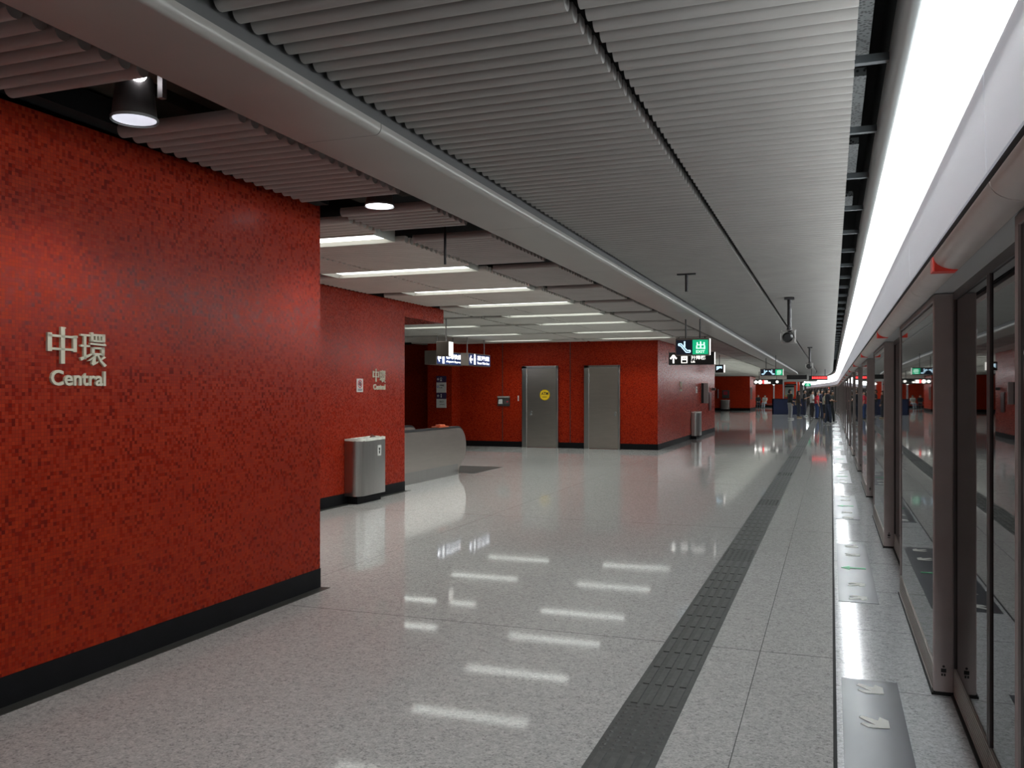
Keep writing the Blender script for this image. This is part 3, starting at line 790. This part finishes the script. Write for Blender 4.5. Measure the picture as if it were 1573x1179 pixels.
def exit_sign(lb, x0, x1, y, z0, z1, icons, rodx, ztop):
    t = thing('exit_sign', lb, 'hanging sign', ((x0+x1)/2, y, z0))
    part('casing', MB().box(x0, y, z0, x1, y+.12, z1), 'signgrey', t, bevel=.008)
    part('end_cap', MB().box(x1-.002, y+.01, z0+.01, x1+.006, y+.11, z1-.01), 'lwhite', t)
    d = Draw((x0, y, z0), (1, 0, 0), (0, 0, 1)); L, H = x1-x0, z1-z0; n = icons+1; cell = (L-.03)/n
    k = MB(); d.rect(k, .02, .02, .02+cell*icons, H-.03, 0, .004); bf = part('black_face', k, 'lnavy', t)
    k = MB(); d.rect(k, .02+cell*icons, .02, L-.02, H-.03, 0, .004); gf = part('green_face', k, 'lgreen', t)
    for i in range(icons):
        k = MB(); escalator_icon(d, .02+cell*(i+.5), H*.5, min(cell, H)*.72, k, i == icons-1 or icons == 1); part('escalator_symbol', k, 'lcyan', bf)
    k = MB(); u = .02+cell*icons
    d.text(k, '出', u+cell*.22, H*.36, cell*.56, H*.44, .004, .007, .02); d.text(k, 'EXIT', u+cell*.22, H*.14, cell*.54, H*.16, .004, .007, .02)
    part('lettering', k, 'lgreenw', gf)
    rods(t, [(x, y+.06) for x in rodx], z1, 'rod', .012, ztop)
    return t
exit_sign('black and green lit EXIT sign with one escalator symbol hanging from the beam', -2.595, -2.0, 15.5, 2.185, 2.49, 1, (-2.42, -2.17), 2.835)
exit_sign('distant lit sign with two escalator symbols and a green exit panel', -2.505, -1.69, 34., 2.17, 2.432, 2, (-2.3, -1.95), 2.95)
t = thing('lift_sign', 'black hanging sign with white arrow and lift symbol behind the EXIT sign', 'hanging sign', (-3.32, 22.3, 2.24))
part('casing', MB().box(-3.90, 22.3, 2.24, -2.755, 22.42, 2.56), 'signblk', t, bevel=.006)
part('end_cap', MB().box(-2.757, 22.305, 2.25, -2.745, 22.415, 2.55), 'lwhite', t)
d = Draw((-3.90, 22.3, 2.24), (1.13, 0, 0), (0, 0, 1.1))
k = MB(); d.rect(k, .09, .04, .125, .2, 0, .004); d.line(k, (.107, .225), (.04, .14), .035, 0, .004); d.line(k, (.107, .225), (.175, .14), .035, 0, .004); part('arrow', k, 'lwhite', t)
k = MB(); d.rect(k, .28, .04, .42, .20, 0, .004); lf = part('lift_symbol', k, 'lwhite', t)
k = MB(); d.rect(k, .30, .055, .40, .11, .004, .006); d.disc(k, .33, .15, .015, .004, .006, 8); d.disc(k, .37, .15, .015, .004, .006, 8); part('figures', k, 'ink', lf)
k = MB(); d.text(k, '升降機', .50, .115, .32, .11, 0, .004, .015); d.text(k, 'Lift', .50, .045, .09, .05, 0, .004, .02); part('lettering', k, 'lwhite', t)
rods(t, [(-3.65, 22.36), (-3.0, 22.36)], 2.56, 'rod', .012)
t = thing('monitor_sign', 'small dark hanging sign with pale blue picture at the far corner of red block', 'hanging sign', (-3.88, 33., 2.28))
part('casing', MB().box(-4.05, 33, 2.28, -3.74, 33.12, 2.57), 'signblk', t, bevel=.006)
part('end_cap', MB().box(-3.742, 33.005, 2.29, -3.70, 33.115, 2.56), 'lwhite', t)
d = Draw((-4.05, 33., 2.28), (1, 0, 0), (0, 0, 1)); k = MB(); d.poly(k, [(.05, .08), (.05, .23), (.25, .23), (.25, .14), (.18, .17), (.12, .13)], 0, .004); part('picture', k, 'lcyan', t)
rods(t, [(-3.9, 33.06)], 2.57, 'rod', .012)
# far lit signs
t = thing('symbol_sign', 'far black hanging sign with glowing white discs and a red mark', 'hanging sign', (-3.9, 60, 2.08))
part('casing', MB().box(-4.85, 60, 2.08, -3.0, 60.12, 2.42), 'signblk', t)
d = Draw((-4.85, 60, 2.08), (1, 0, 0), (0, 0, 1)); k = MB(); d.disc(k, .16, .16, .10, 0, .006); d.poly(k, [(.03, .16), (.13, .28), (.13, .04)], 0, .006); d.disc(k, .42, .16, .135, 0, .006)
d.rect(k, .68, .05, .9, .27, 0, .006); d.rect(k, .92, .06, 1.08, .17, 0, .006); d.disc(k, 1.5, .17, .09, 0, .006); part('symbols', k, 'lwhite', t)
k = MB(); d.rect(k, .58, .05, .68, .28, 0, .006); part('red_mark', k, 'led', t)
rods(t, [(-4.5, 60.06), (-3.4, 60.06)], 2.42, 'rod', .02)
t = thing('train_display', 'black overhead display with red glowing characters far down the platform', 'display', (-.73, 55, 2.26))
part('casing', MB().box(-1.26, 55, 2.27, -.2, 55.15, 2.55), 'signblk', t)
d = Draw((-1.26, 55, 2.27), (1, 0, 0), (0, 0, 1)); k = MB(); u = .18
for i in range(9):
    d.rect(k, u, .09, u+.07, .20, 0, .006); d.rect(k, u+.015, .20, u+.055, .23, 0, .006); u += .095
part('characters', k, 'led', t)
rods(t, [(-1.1, 55.07), (-.35, 55.07)], 2.55, 'rod', .02)
t = thing('far_exit_sign', 'tiny green sign far away below the red display', 'hanging sign', (-1.7, 70, 1.95))
part('casing', MB().box(-2.1, 70, 2.0, -1.45, 70.1, 2.27), 'signblk', t)
d = Draw((-2.1, 70, 2.0), (1, 0, 0), (0, 0, 1)); k = MB(); d.rect(k, .22, .03, .62, .24, 0, .006); gp = part('green_face', k, 'lgreen', t)
k = MB(); d.text(k, '出', .33, .06, .18, .15, .006, .01); part('lettering', k, 'lgreenw', gp)
rods(t, [(-1.8, 70.05)], 2.27, 'rod', .02)

# ------------------------------------------------------------------ ceiling cameras and hanger rods
def camera_unit(x, y, lb):
    t = thing('ceiling_camera', lb, 'camera', (x, y, 2.93))
    part('ceiling_plate', MB().box(x-.07, y-.07, 2.90, x+.07, y+.07, 2.93), 'rod', t)
    part('rod', MB().cyl((x, y, 2.48), (x, y, 2.92), .03, n=12), 'rod', t, smooth=50)
    part('joint', MB().sphere((x, y, 2.46), .04), 'rod', t, smooth=80)
    cx = x-.02
    part('camera_body', MB().cyl((cx, y-.12, 2.34), (cx, y+.14, 2.36), .075, .065, 16).cyl((cx, y-.15, 2.338), (cx, y-.12, 2.34), .05, .075, 16), 'signblk', t, smooth=40)
    k = MB(); a, b, c, e = x-.11, x+.09, 2.265, 2.445
    for zz in (c, e):
        k.bar((a, y-.09, zz), (b, y-.09, zz), .008, .008).bar((a, y+.09, zz), (b, y+.09, zz), .008, .008).bar((a, y-.09, zz), (a, y+.09, zz), .008, .008).bar((b, y-.09, zz), (b, y+.09, zz), .008, .008)
    for xx in (a, b):
        for yy in (y-.09, y+.09): k.bar((xx, yy, c), (xx, yy, e), .008, .008)
    part('cage', k, 'rodgrey', t)
    part('side_light', MB().box(b-.012, y-.1, 2.27, b-.002, y-.09, 2.44).box(a-.01, y-.1, 2.30, a, y-.09, 2.40), 'white', t)
    return t
camera_unit(-.58, 13.47, 'dark ceiling camera in a wire cage on a thick rod, nearer of two')
camera_unit(-.62, 28.3, 'dark ceiling camera in a wire cage on a rod, farther of two')
t = thing('hanger_rod', 'short dark T shaped hanger rod under the slat ceiling', 'hanger', (-1.6, 10.35, 2.93))
part('plate', MB().box(-1.71, 10.32, 2.915, -1.49, 10.38, 2.935), 'rod', t); part('rod', MB().cyl((-1.6, 10.35, 2.72), (-1.6, 10.35, 2.92), .018, n=12), 'rod', t, smooth=50)
o = solo('hanger_rod', MB().cyl((-3.28, 7.2, 2.69), (-3.28, 7.2, 3.1), .012, n=10), 'rod', (-3.28, 7.2, 2.69)); tag(o, 'single thin dark rod hanging in the gap before the first trough light', 'hanger')

# ------------------------------------------------------------------ fittings on the side of the red block
t = thing('wall_notice', 'small white notice on the side of the red block', 'notice', (-4.34, 30.25, 1.5))
part('plate', MB().box(-4.343, 30.1, 1.52, -4.33, 30.4, 1.74), 'white', t); part('print', MB().box(-4.33, 30.16, 1.58, -4.328, 30.34, 1.60).box(-4.33, 30.16, 1.64, -4.328, 30.34, 1.70), 'can', t)
t = thing('upright_sign', 'narrow pale upright sign standing off the side of the red block', 'sign', (-4.3, 31.5, 1.16))
part('board', MB().box(-4.34, 31.46, 1.16, -4.10, 31.52, 1.87), 'boothgrey', t); part('board_edge', MB().box(-4.34, 31.44, 1.16, -4.26, 31.46, 1.87), 'ink', t)
o = solo('wall_cabinet', MB().box(-4.343, 33.4, .86, -4.32, 34.1, 1.55).box(-4.33, 33.45, .9, -4.31, 34.05, 1.5), mat('dark maroon', (.06, .015, .015), .35), (-4.34, 33.75, .86)); tag(o, 'dark maroon panel on the red block side near its far end', 'panel')
o = solo('wall_bracket_sign', MB().box(-4.343, 34.3, 1.62, -4.2, 34.36, 1.72), 'can', (-4.3, 34.3, 1.62)); tag(o, 'small dark bracket high on the far end of the red block', 'bracket')
o = solo('wall_socket', MB().box(-4.343, 31.2, .32, -4.325, 31.3, .44), 'white', (-4.34, 31.2, .3)); tag(o, 'tiny pale socket low on the red block side past the bin', 'socket')
t = thing('notice_board', 'small dark notice board on the distant red wall above a bin', 'notice board', (-8.6, 77.97, 1.1))
part('board', MB().box(-8.95, 77.93, 1.05, -8.35, 77.98, 1.75), 'can', t); part('sheet', MB().box(-8.85, 77.92, 1.35, -8.5, 77.93, 1.65), 'inkred', t)
o = solo('pale_strip', MB().box(-9.35, 77.85, 1.05, -9.27, 77.98, 1.85), 'boothgrey', (-9.3, 77.9, 1.05)); tag(o, 'pale narrow upright sign at the left end of the distant red wall', 'sign')
o = solo('pale_strip', MB().box(-6.6, 78.2, .95, -6.45, 78.3, 2.0), 'boothgrey', (-6.5, 78.2, .95)); tag(o, 'pale narrow upright sign on the right corner of the distant red wall', 'sign')

# ------------------------------------------------------------------ booth far down the platform
t = thing('platform_booth', 'dark blue platform counter under a pale canopy far down the platform', 'booth', (-2.9, 65.5, 0))
part('counter', MB().box(-3.96, 64.7, 0, -1.75, 64.8, 1.08).box(-3.96, 64.7, 0, -3.86, 66.6, 1.08).box(-1.85, 64.7, 0, -1.75, 66.6, 1.08), 'boothblue', t, bevel=.01)
part('counter_top', MB().box(-4.0, 64.66, 1.08, -1.7, 64.95, 1.11), 'black', t)
for x, y in ((-3.85, 64.85), (-3.2, 64.85), (-2.3, 64.85), (-1.85, 64.85)):
    part('post', MB().cyl((x, y, 1.08), (x, y, 2.35), .05, n=12), 'alu', t, smooth=50)
part('canopy', MB().box(-4.7, 64.5, 2.33, -.95, 67, 2.47), 'boothgrey', t)
part('fascia', MB().box(-2.95, 64.48, 2.48, -1.6, 64.6, 2.78), 'signblk', t)
for x in (-3.85, -1.85): part('lamp', MB().sphere((x, 64.7, 2.14), .085), 'lwhite', t, smooth=80)
part('end_lamp_cover', MB().box(-3.0, 64.5, 2.06, -2.3, 64.55, 2.16), 'signblk', t)
t = thing('poster_board', 'pale green poster board with a dark header behind the blue counter', 'poster', (-2.9, 66.9, 1.4))
part('board', MB().box(-3.2, 66.9, 1.25, -2.55, 66.98, 2.08), mat('pale poster', (.42, .47, .42), .5), t); part('header', MB().box(-3.2, 66.88, 1.93, -2.55, 66.9, 2.05), 'ink', t)
part('band', MB().box(-3.2, 66.88, 1.27, -2.55, 66.9, 1.36), mat('poster yellow', (.5, .42, .1), .5), t)
part('stand_leg', MB().box(-3.15, 66.92, 0, -3.1, 66.96, 1.25), 'rodgrey', t); part('stand_leg', MB().box(-2.65, 66.92, 0, -2.6, 66.96, 1.25), 'rodgrey', t)
o = thing('bench', 'low dark bench beside the distant red wall', 'bench', (-6.2, 90, 0))
part('seat', MB().box(-7.6, 89.9, .38, -5.0, 90.35, .44), 'can', o)
for x in (-7.4, -5.3): part('leg', MB().box(x, 89.95, 0, x+.1, 90.3, .38), 'can', o)

# ------------------------------------------------------------------ people
def capsule(mb, p, q, r0, r1, n=10):
    """tapered capsule as a closed lathe"""
    p, q = Vector(p), Vector(q); d = q-p; L = d.length
    if L < 1e-5: return mb.sphere(p, r0, n, 7)
    d /= L; up = Vector((0,0,1)) if abs(d.z) < .95 else Vector((1,0,0)); a = d.cross(up).normalized(); b = d.cross(a)
    rows = []
    for i in range(5): th = PI/2*i/4; rows.append((-r0*math.cos(th), r0*math.sin(th)))
    for i in range(5): th = PI/2*i/4; rows.append((L+r1*math.sin(th), r1*math.cos(th)))
    vs = []
    for t_, r_ in rows:
        r_ = max(r_, 1e-4)
        vs += [p+d*t_+a*r_*math.cos(2*PI*i/n)+b*r_*math.sin(2*PI*i/n) for i in range(n)]
    R = len(rows)
    fs = [(k*n+i, k*n+(i+1) % n, (k+1)*n+(i+1) % n, (k+1)*n+i) for k in range(R-1) for i in range(n)]
    fs += [tuple(range(n))[::-1], tuple(range((R-1)*n, R*n))]
    return mb.add(vs, fs)
def skin(name, caps, voxel, m, parent, label=None):
    mb = MB()
    for c in caps: capsule(mb, *c)
    o = bpy.data.objects.new(name, mb.mesh(name)); COL.objects.link(o)
    import bmesh
    bm = bmesh.new(); bm.from_mesh(o.data); bmesh.ops.recalc_face_normals(bm, faces=bm.faces); bm.to_mesh(o.data); bm.free()
    md = o.modifiers.new('r', 'REMESH'); md.mode = 'VOXEL'; md.voxel_size = voxel
    sm = o.modifiers.new('s', 'SMOOTH'); sm.iterations = 3; sm.factor = .5
    dg = bpy.context.evaluated_depsgraph_get(); me = bpy.data.meshes.new_from_object(o.evaluated_get(dg))
    o.modifiers.clear(); old = o.data; o.data = me; bpy.data.meshes.remove(old)
    me.polygons.foreach_set('use_smooth', [True]*len(me.polygons)); me.materials.clear(); me.materials.append(m)
    o.parent = parent
    if label: o['label'] = label
    return o
CM = {}
def cm(c, rough=.8):
    if c not in CM: CM[c] = noisy(mat('cloth %d' % len(CM), c, rough), 30, .15)
    return CM[c]
SKIN = [(.42, .24, .16), (.48, .29, .20), (.36, .20, .13)]
def person(lb, x, y, face, h=1.68, top=(.02,.02,.03), legs=(.03,.04,.07), hair=(.012,.01,.009), arms='down', stride=.0, longhair=False,
           skirt=False, shorts=False, longsleeve=False, bag=None, sit=False, skin_i=0, shoe=(.05,.05,.05), lean=0.):
    s = h/1.70
    t = thing('person', lb, 'person', (x, y, 0)); t.scale = (s, s, s); t.rotation_euler = (0, 0, face)
    V = lambda a, b, c: (a, b, c)
    zp = .545 if sit else .90; dz = zp-.90
    ln = lambda z: lean*(z-.9)
    hipL, hipR = (.09, 0, zp), (-.09, 0, zp)
    if sit:
        kn = [(.11, .42, .53), (-.11, .42, .53)]; an = [(.12, .50, .08), (-.12, .54, .08)]
    else:
        kn = [(.10, .03+stride*.5, .49), (-.10, .03-stride*.4, .49)]; an = [(.105, stride, .085), (-.105, -stride, .085)]
    hips = [hipL, hipR]
    sh = [(.185, ln(1.39), 1.39+dz), (-.185, ln(1.39), 1.39+dz)]
    if arms == 'down': el = [(.235, -.03, 1.12+dz), (-.235, -.03, 1.12+dz)]; wr = [(.235, .05, .88+dz), (-.235, .05, .88+dz)]
    elif arms == 'crossed': el = [(.23, .06, 1.13+dz), (-.23, .06, 1.13+dz)]; wr = [(-.06, .19, 1.17+dz), (.06, .21, 1.13+dz)]
    elif arms == 'phone': el = [(.23, .0, 1.13+dz), (-.23, -.02, 1.12+dz)]; wr = [(.12, .24, 1.22+dz), (-.235, .05, .88+dz)]
    elif arms == 'lap': el = [(.23, .05, 1.14+dz), (-.23, .05, 1.14+dz)]; wr = [(.10, .28, 1.02+dz), (-.10, .28, 1.02+dz)]
    else: el = [(.24, -.05, 1.12+dz), (-.22, .04, 1.13+dz)]; wr = [(.22, .04, .90+dz), (-.16, .22, 1.05+dz)]
    # torso as stacked horizontal capsules
    tor = []
    for z, w, r in ((.90,.085,.105),(.96,.075,.103),(1.02,.065,.098),(1.08,.06,.094),(1.14,.07,.096),(1.20,.08,.102),(1.26,.09,.105),(1.32,.105,.098),(1.38,.13,.075)):
        yy = ln(z); tor.append(((w, yy, z+dz), (-w, yy, z+dz), r, r))
    hy = ln(1.55)
    head = [((0, hy-.01, 1.56+dz), (0, hy-.015, 1.605+dz), .082, .090), ((0, hy+.03, 1.515+dz), (0, hy+.02, 1.57+dz), .055, .075),
            ((0, hy+.09, 1.565+dz), (0, hy+.103, 1.548+dz), .012, .016), ((.088, hy-.01, 1.575+dz), (.09, hy-.015, 1.55+dz), .016, .012), ((-.088, hy-.01, 1.575+dz), (-.09, hy-.015, 1.55+dz), .016, .012),
            ((0, ln(1.38)-.01, 1.38+dz), (0, hy-.01, 1.52+dz), .062, .055)]
    legc = []; armc = []; handc = []; footc = []
    for i in range(2):
        legc += [(hips[i], kn[i], .088, .060), (kn[i], an[i], .060, .042)]
        footc += [((an[i][0], an[i][1]-.03, .045), (an[i][0]*1.12, an[i][1]+.15, .035), .040, .030)]
        armc += [(sh[i], el[i], .058, .043), (el[i], wr[i], .043, .030)]
        w = Vector(wr[i]); dd = (w-Vector(el[i])).normalized(); pm = w+dd*.075
        handc.append((w, pm, .030, .034))
        sd = dd.cross(Vector((0, 1, 0)) if abs(dd.y) < .8 else Vector((0, 0, 1))).normalized(); sd2 = dd.cross(sd)
        for j, ln_ in enumerate((.055, .068, .062, .048)):
            b0_ = pm+sd2*(j-1.5)*.019; m0 = b0_+dd*ln_*.6; handc += [(b0_, m0, .0095, .009), (m0, m0+dd*ln_*.5+sd*.018, .009, .0075)]
        handc.append((w+dd*.02+sd2*.028, w+dd*.06+sd2*.058, .012, .009))
    body = tor + legc + armc + handc + head + [((f[0][0], f[0][1], f[0][2]), f[1], f[2]*.9, f[3]*.9) for f in footc]
    skin('body', body, .0115, cm(SKIN[skin_i], .5), t)
    inf = lambda cs, k: [(a, b, r0+k, r1+k) for a, b, r0, r1 in cs]
    up = inf(tor[1:-1], .014)+[(tor[-1][0], tor[-1][1], .085, .085)]
    for i in range(2):
        e, w = Vector(el[i]), Vector(wr[i]); S = Vector(sh[i])
        if longsleeve: up += [(S, e, .072, .056), (e, e+(w-e)*.92, .056, .044)]
        else: up += [(S, S+(e-S)*.72, .073, .064)]
    skin('shirt' if not longsleeve else 'jacket', up, .015, cm(top), t)
    lo = inf(tor[:2], .012)
    for i in range(2):
        K, A, H = Vector(kn[i]), Vector(an[i]), Vector(hips[i])
        if shorts: lo += [(H, H+(K-H)*.95, .102, .085)]
        elif skirt: lo += [(H, H+(K-H)*1.0, .105, .10), (Vector((0, 0, zp)), Vector((0, kn[i][1]*.5, K.z+.05)), .10, .12)]
        else: lo += [(H, K, .102, .078), (K, K+(A-K)*.96, .078, .066)]
    skin('skirt' if skirt else 'shorts' if shorts else 'trousers', lo, .015, cm(legs), t)
    for i in range(2): skin('shoe', [(footc[i][0], footc[i][1], .050, .040), ((an[i][0], an[i][1]-.02, .05), (an[i][0], an[i][1]-.01, .09), .05, .045)], .012, cm(shoe, .5), t)
    hc = [((0, hy-.03, 1.60+dz), (0, hy-.012, 1.635+dz), .090, .088), ((0, hy-.045, 1.55+dz), (0, hy-.03, 1.60+dz), .080, .088), ((.03, hy+.03, 1.665+dz), (-.03, hy+.03, 1.665+dz), .045, .045)]
    if longhair: hc += [((.04, hy-.06, 1.40+dz), (.04, hy-.05, 1.56+dz), .055, .06), ((-.04, hy-.06, 1.40+dz), (-.04, hy-.05, 1.56+dz), .055, .06)]
    skin('hair', hc, .013, cm(hair, .5), t)
    ey = MB()
    for sx in (.032, -.032): ey.sphere((sx, hy+.078, 1.578+dz), .010, 8, 6)
    e = bpy.data.objects.new('eyes', ey.mesh('eyes')); COL.objects.link(e); e.parent = t; finish(e, 'ink', 80)
    mo = MB().box(-.022, hy+.082, 1.508+dz, .022, hy+.09, 1.516+dz); e = bpy.data.objects.new('mouth', mo.mesh('mouth')); COL.objects.link(e); e.parent = t; finish(e, cm((.25, .06, .05), .5))
    if bag:
        side, c, z = bag
        k = MB().box(side*.26-.06, -.12, z-.16, side*.26+.06, .14, z+.14).bar((side*.26, -.05, z+.14), (side*.12, -.02, 1.42), .03, .012).bar((side*.26, .06, z+.14), (side*.12, .03, 1.42), .03, .012)
        e = bpy.data.objects.new('shoulder_bag', k.mesh('bag')); COL.objects.link(e); e.parent = t; finish(e, cm(c), None, .02)
    return t
RT = -PI/2   # facing the glass doors
person('person in black jacket and light grey trousers by the blue counter, leftmost of the queue', -2.25, 53.1, RT+.5, 1.72, (.012,.013,.013), (.24,.24,.25), longsleeve=True, shoe=(.6,.6,.6), arms='bag')
person('long haired person in dark brown with a tan bag, second from the left in queue', -1.90, 56.6, RT+.4, 1.64, (.05,.035,.03), (.03,.035,.05), longhair=True, longsleeve=True, bag=(-1, (.35, .25, .15), .95), shoe=(.4,.3,.2))
person('person in black top with dark trousers behind the long haired person', -1.62, 59.5, RT, 1.72, (.015,.015,.02), (.02,.025,.05), shoe=(.5,.5,.5), arms='phone')
person('person in a white shirt and dark olive trousers in the middle of the queue', -1.08, 55.2, RT+.2, 1.67, (.66,.68,.66), (.045,.04,.04), arms='phone', skin_i=1, shoe=(.55,.55,.55))
person('person in a bright red shirt and blue jeans in the middle of the queue', -.80, 54.0, RT+.3, 1.62, (.55,.03,.05), (.04,.075,.2), longhair=True, skin_i=1, arms='bag')
person('person in a pale checked top standing behind the person in red', -.78, 57.5, RT+.6, 1.72, (.35,.33,.38), (.05,.05,.06), skin_i=1)
person('person in a dark navy jacket just right of the person in red', -.52, 54.6, RT-.2, 1.70, (.025,.03,.06), (.03,.04,.075), longsleeve=True, arms='phone')
person('person in a cream blouse with a dark skirt behind the tall man', -.36, 52.0, RT+.2, 1.58, (.45,.43,.33), (.02,.02,.025), longhair=True, skirt=True)
person('tall person in a black T-shirt and dark jeans with folded arms, nearest of the queue', -.16, 45.6, RT+.25, 1.73, (.014,.016,.028), (.035,.045,.075), arms='crossed', stride=.10, shoe=(.4,.4,.4))
person('person in dark clothes leaning towards the glass doors right of the tall one', -.02, 47.6, RT+.3, 1.64, (.03,.035,.03), (.016,.02,.022), arms='crossed', stride=.12, lean=.08, shoe=(.35,.35,.35))
person('dark haired person far behind the queue in a grey top', -1.35, 64.0, RT, 1.68, (.12,.12,.13), (.03,.03,.04))
person('far off person in a green top at the back of the queue', -.25, 63.0, RT, 1.66, (.09,.12,.06), (.03,.03,.05), skin_i=1)
person('seated person in black at the left of the far bench', -6.85, 90.1, PI+.15, 1.66, (.014,.014,.016), (.03,.03,.04), sit=True, arms='lap', longsleeve=True)
person('seated person in pale clothes at the right of the far bench', -6.2, 90.1, PI-.3, 1.64, (.4,.42,.38), (.28,.31,.35), sit=True, arms='lap', skin_i=1)

# ------------------------------------------------------------------ world, extra real lamps, camera
w = bpy.data.worlds.new('world'); SC.world = w; w.use_nodes = True
bg = w.node_tree.nodes['Background']; bg.inputs[0].default_value = (.8, .85, 1, 1); bg.inputs[1].default_value = .02

SC.view_settings.view_transform = 'Standard'
SC.view_settings.look = 'None'; SC.view_settings.gamma = .94
SC.view_settings.exposure = -.2
cy = SC.cycles
cy.max_bounces = 8; cy.diffuse_bounces = 4; cy.glossy_bounces = 4; cy.transmission_bounces = 2
cy.sample_clamp_indirect = 6.
cy.use_denoising = True

cam = bpy.data.cameras.new('camera'); co = bpy.data.objects.new('camera', cam); COL.objects.link(co)
cam.sensor_fit = 'HORIZONTAL'; cam.sensor_width = 36.; cam.lens = 1340/1573*36
cam.shift_y = 13.5/1573; cam.clip_start = .05; cam.clip_end = 300
co.location = (0, 0, 1.53); co.rotation_euler = (PI/2, 0, math.atan(490.5/1340))
SC.camera = co
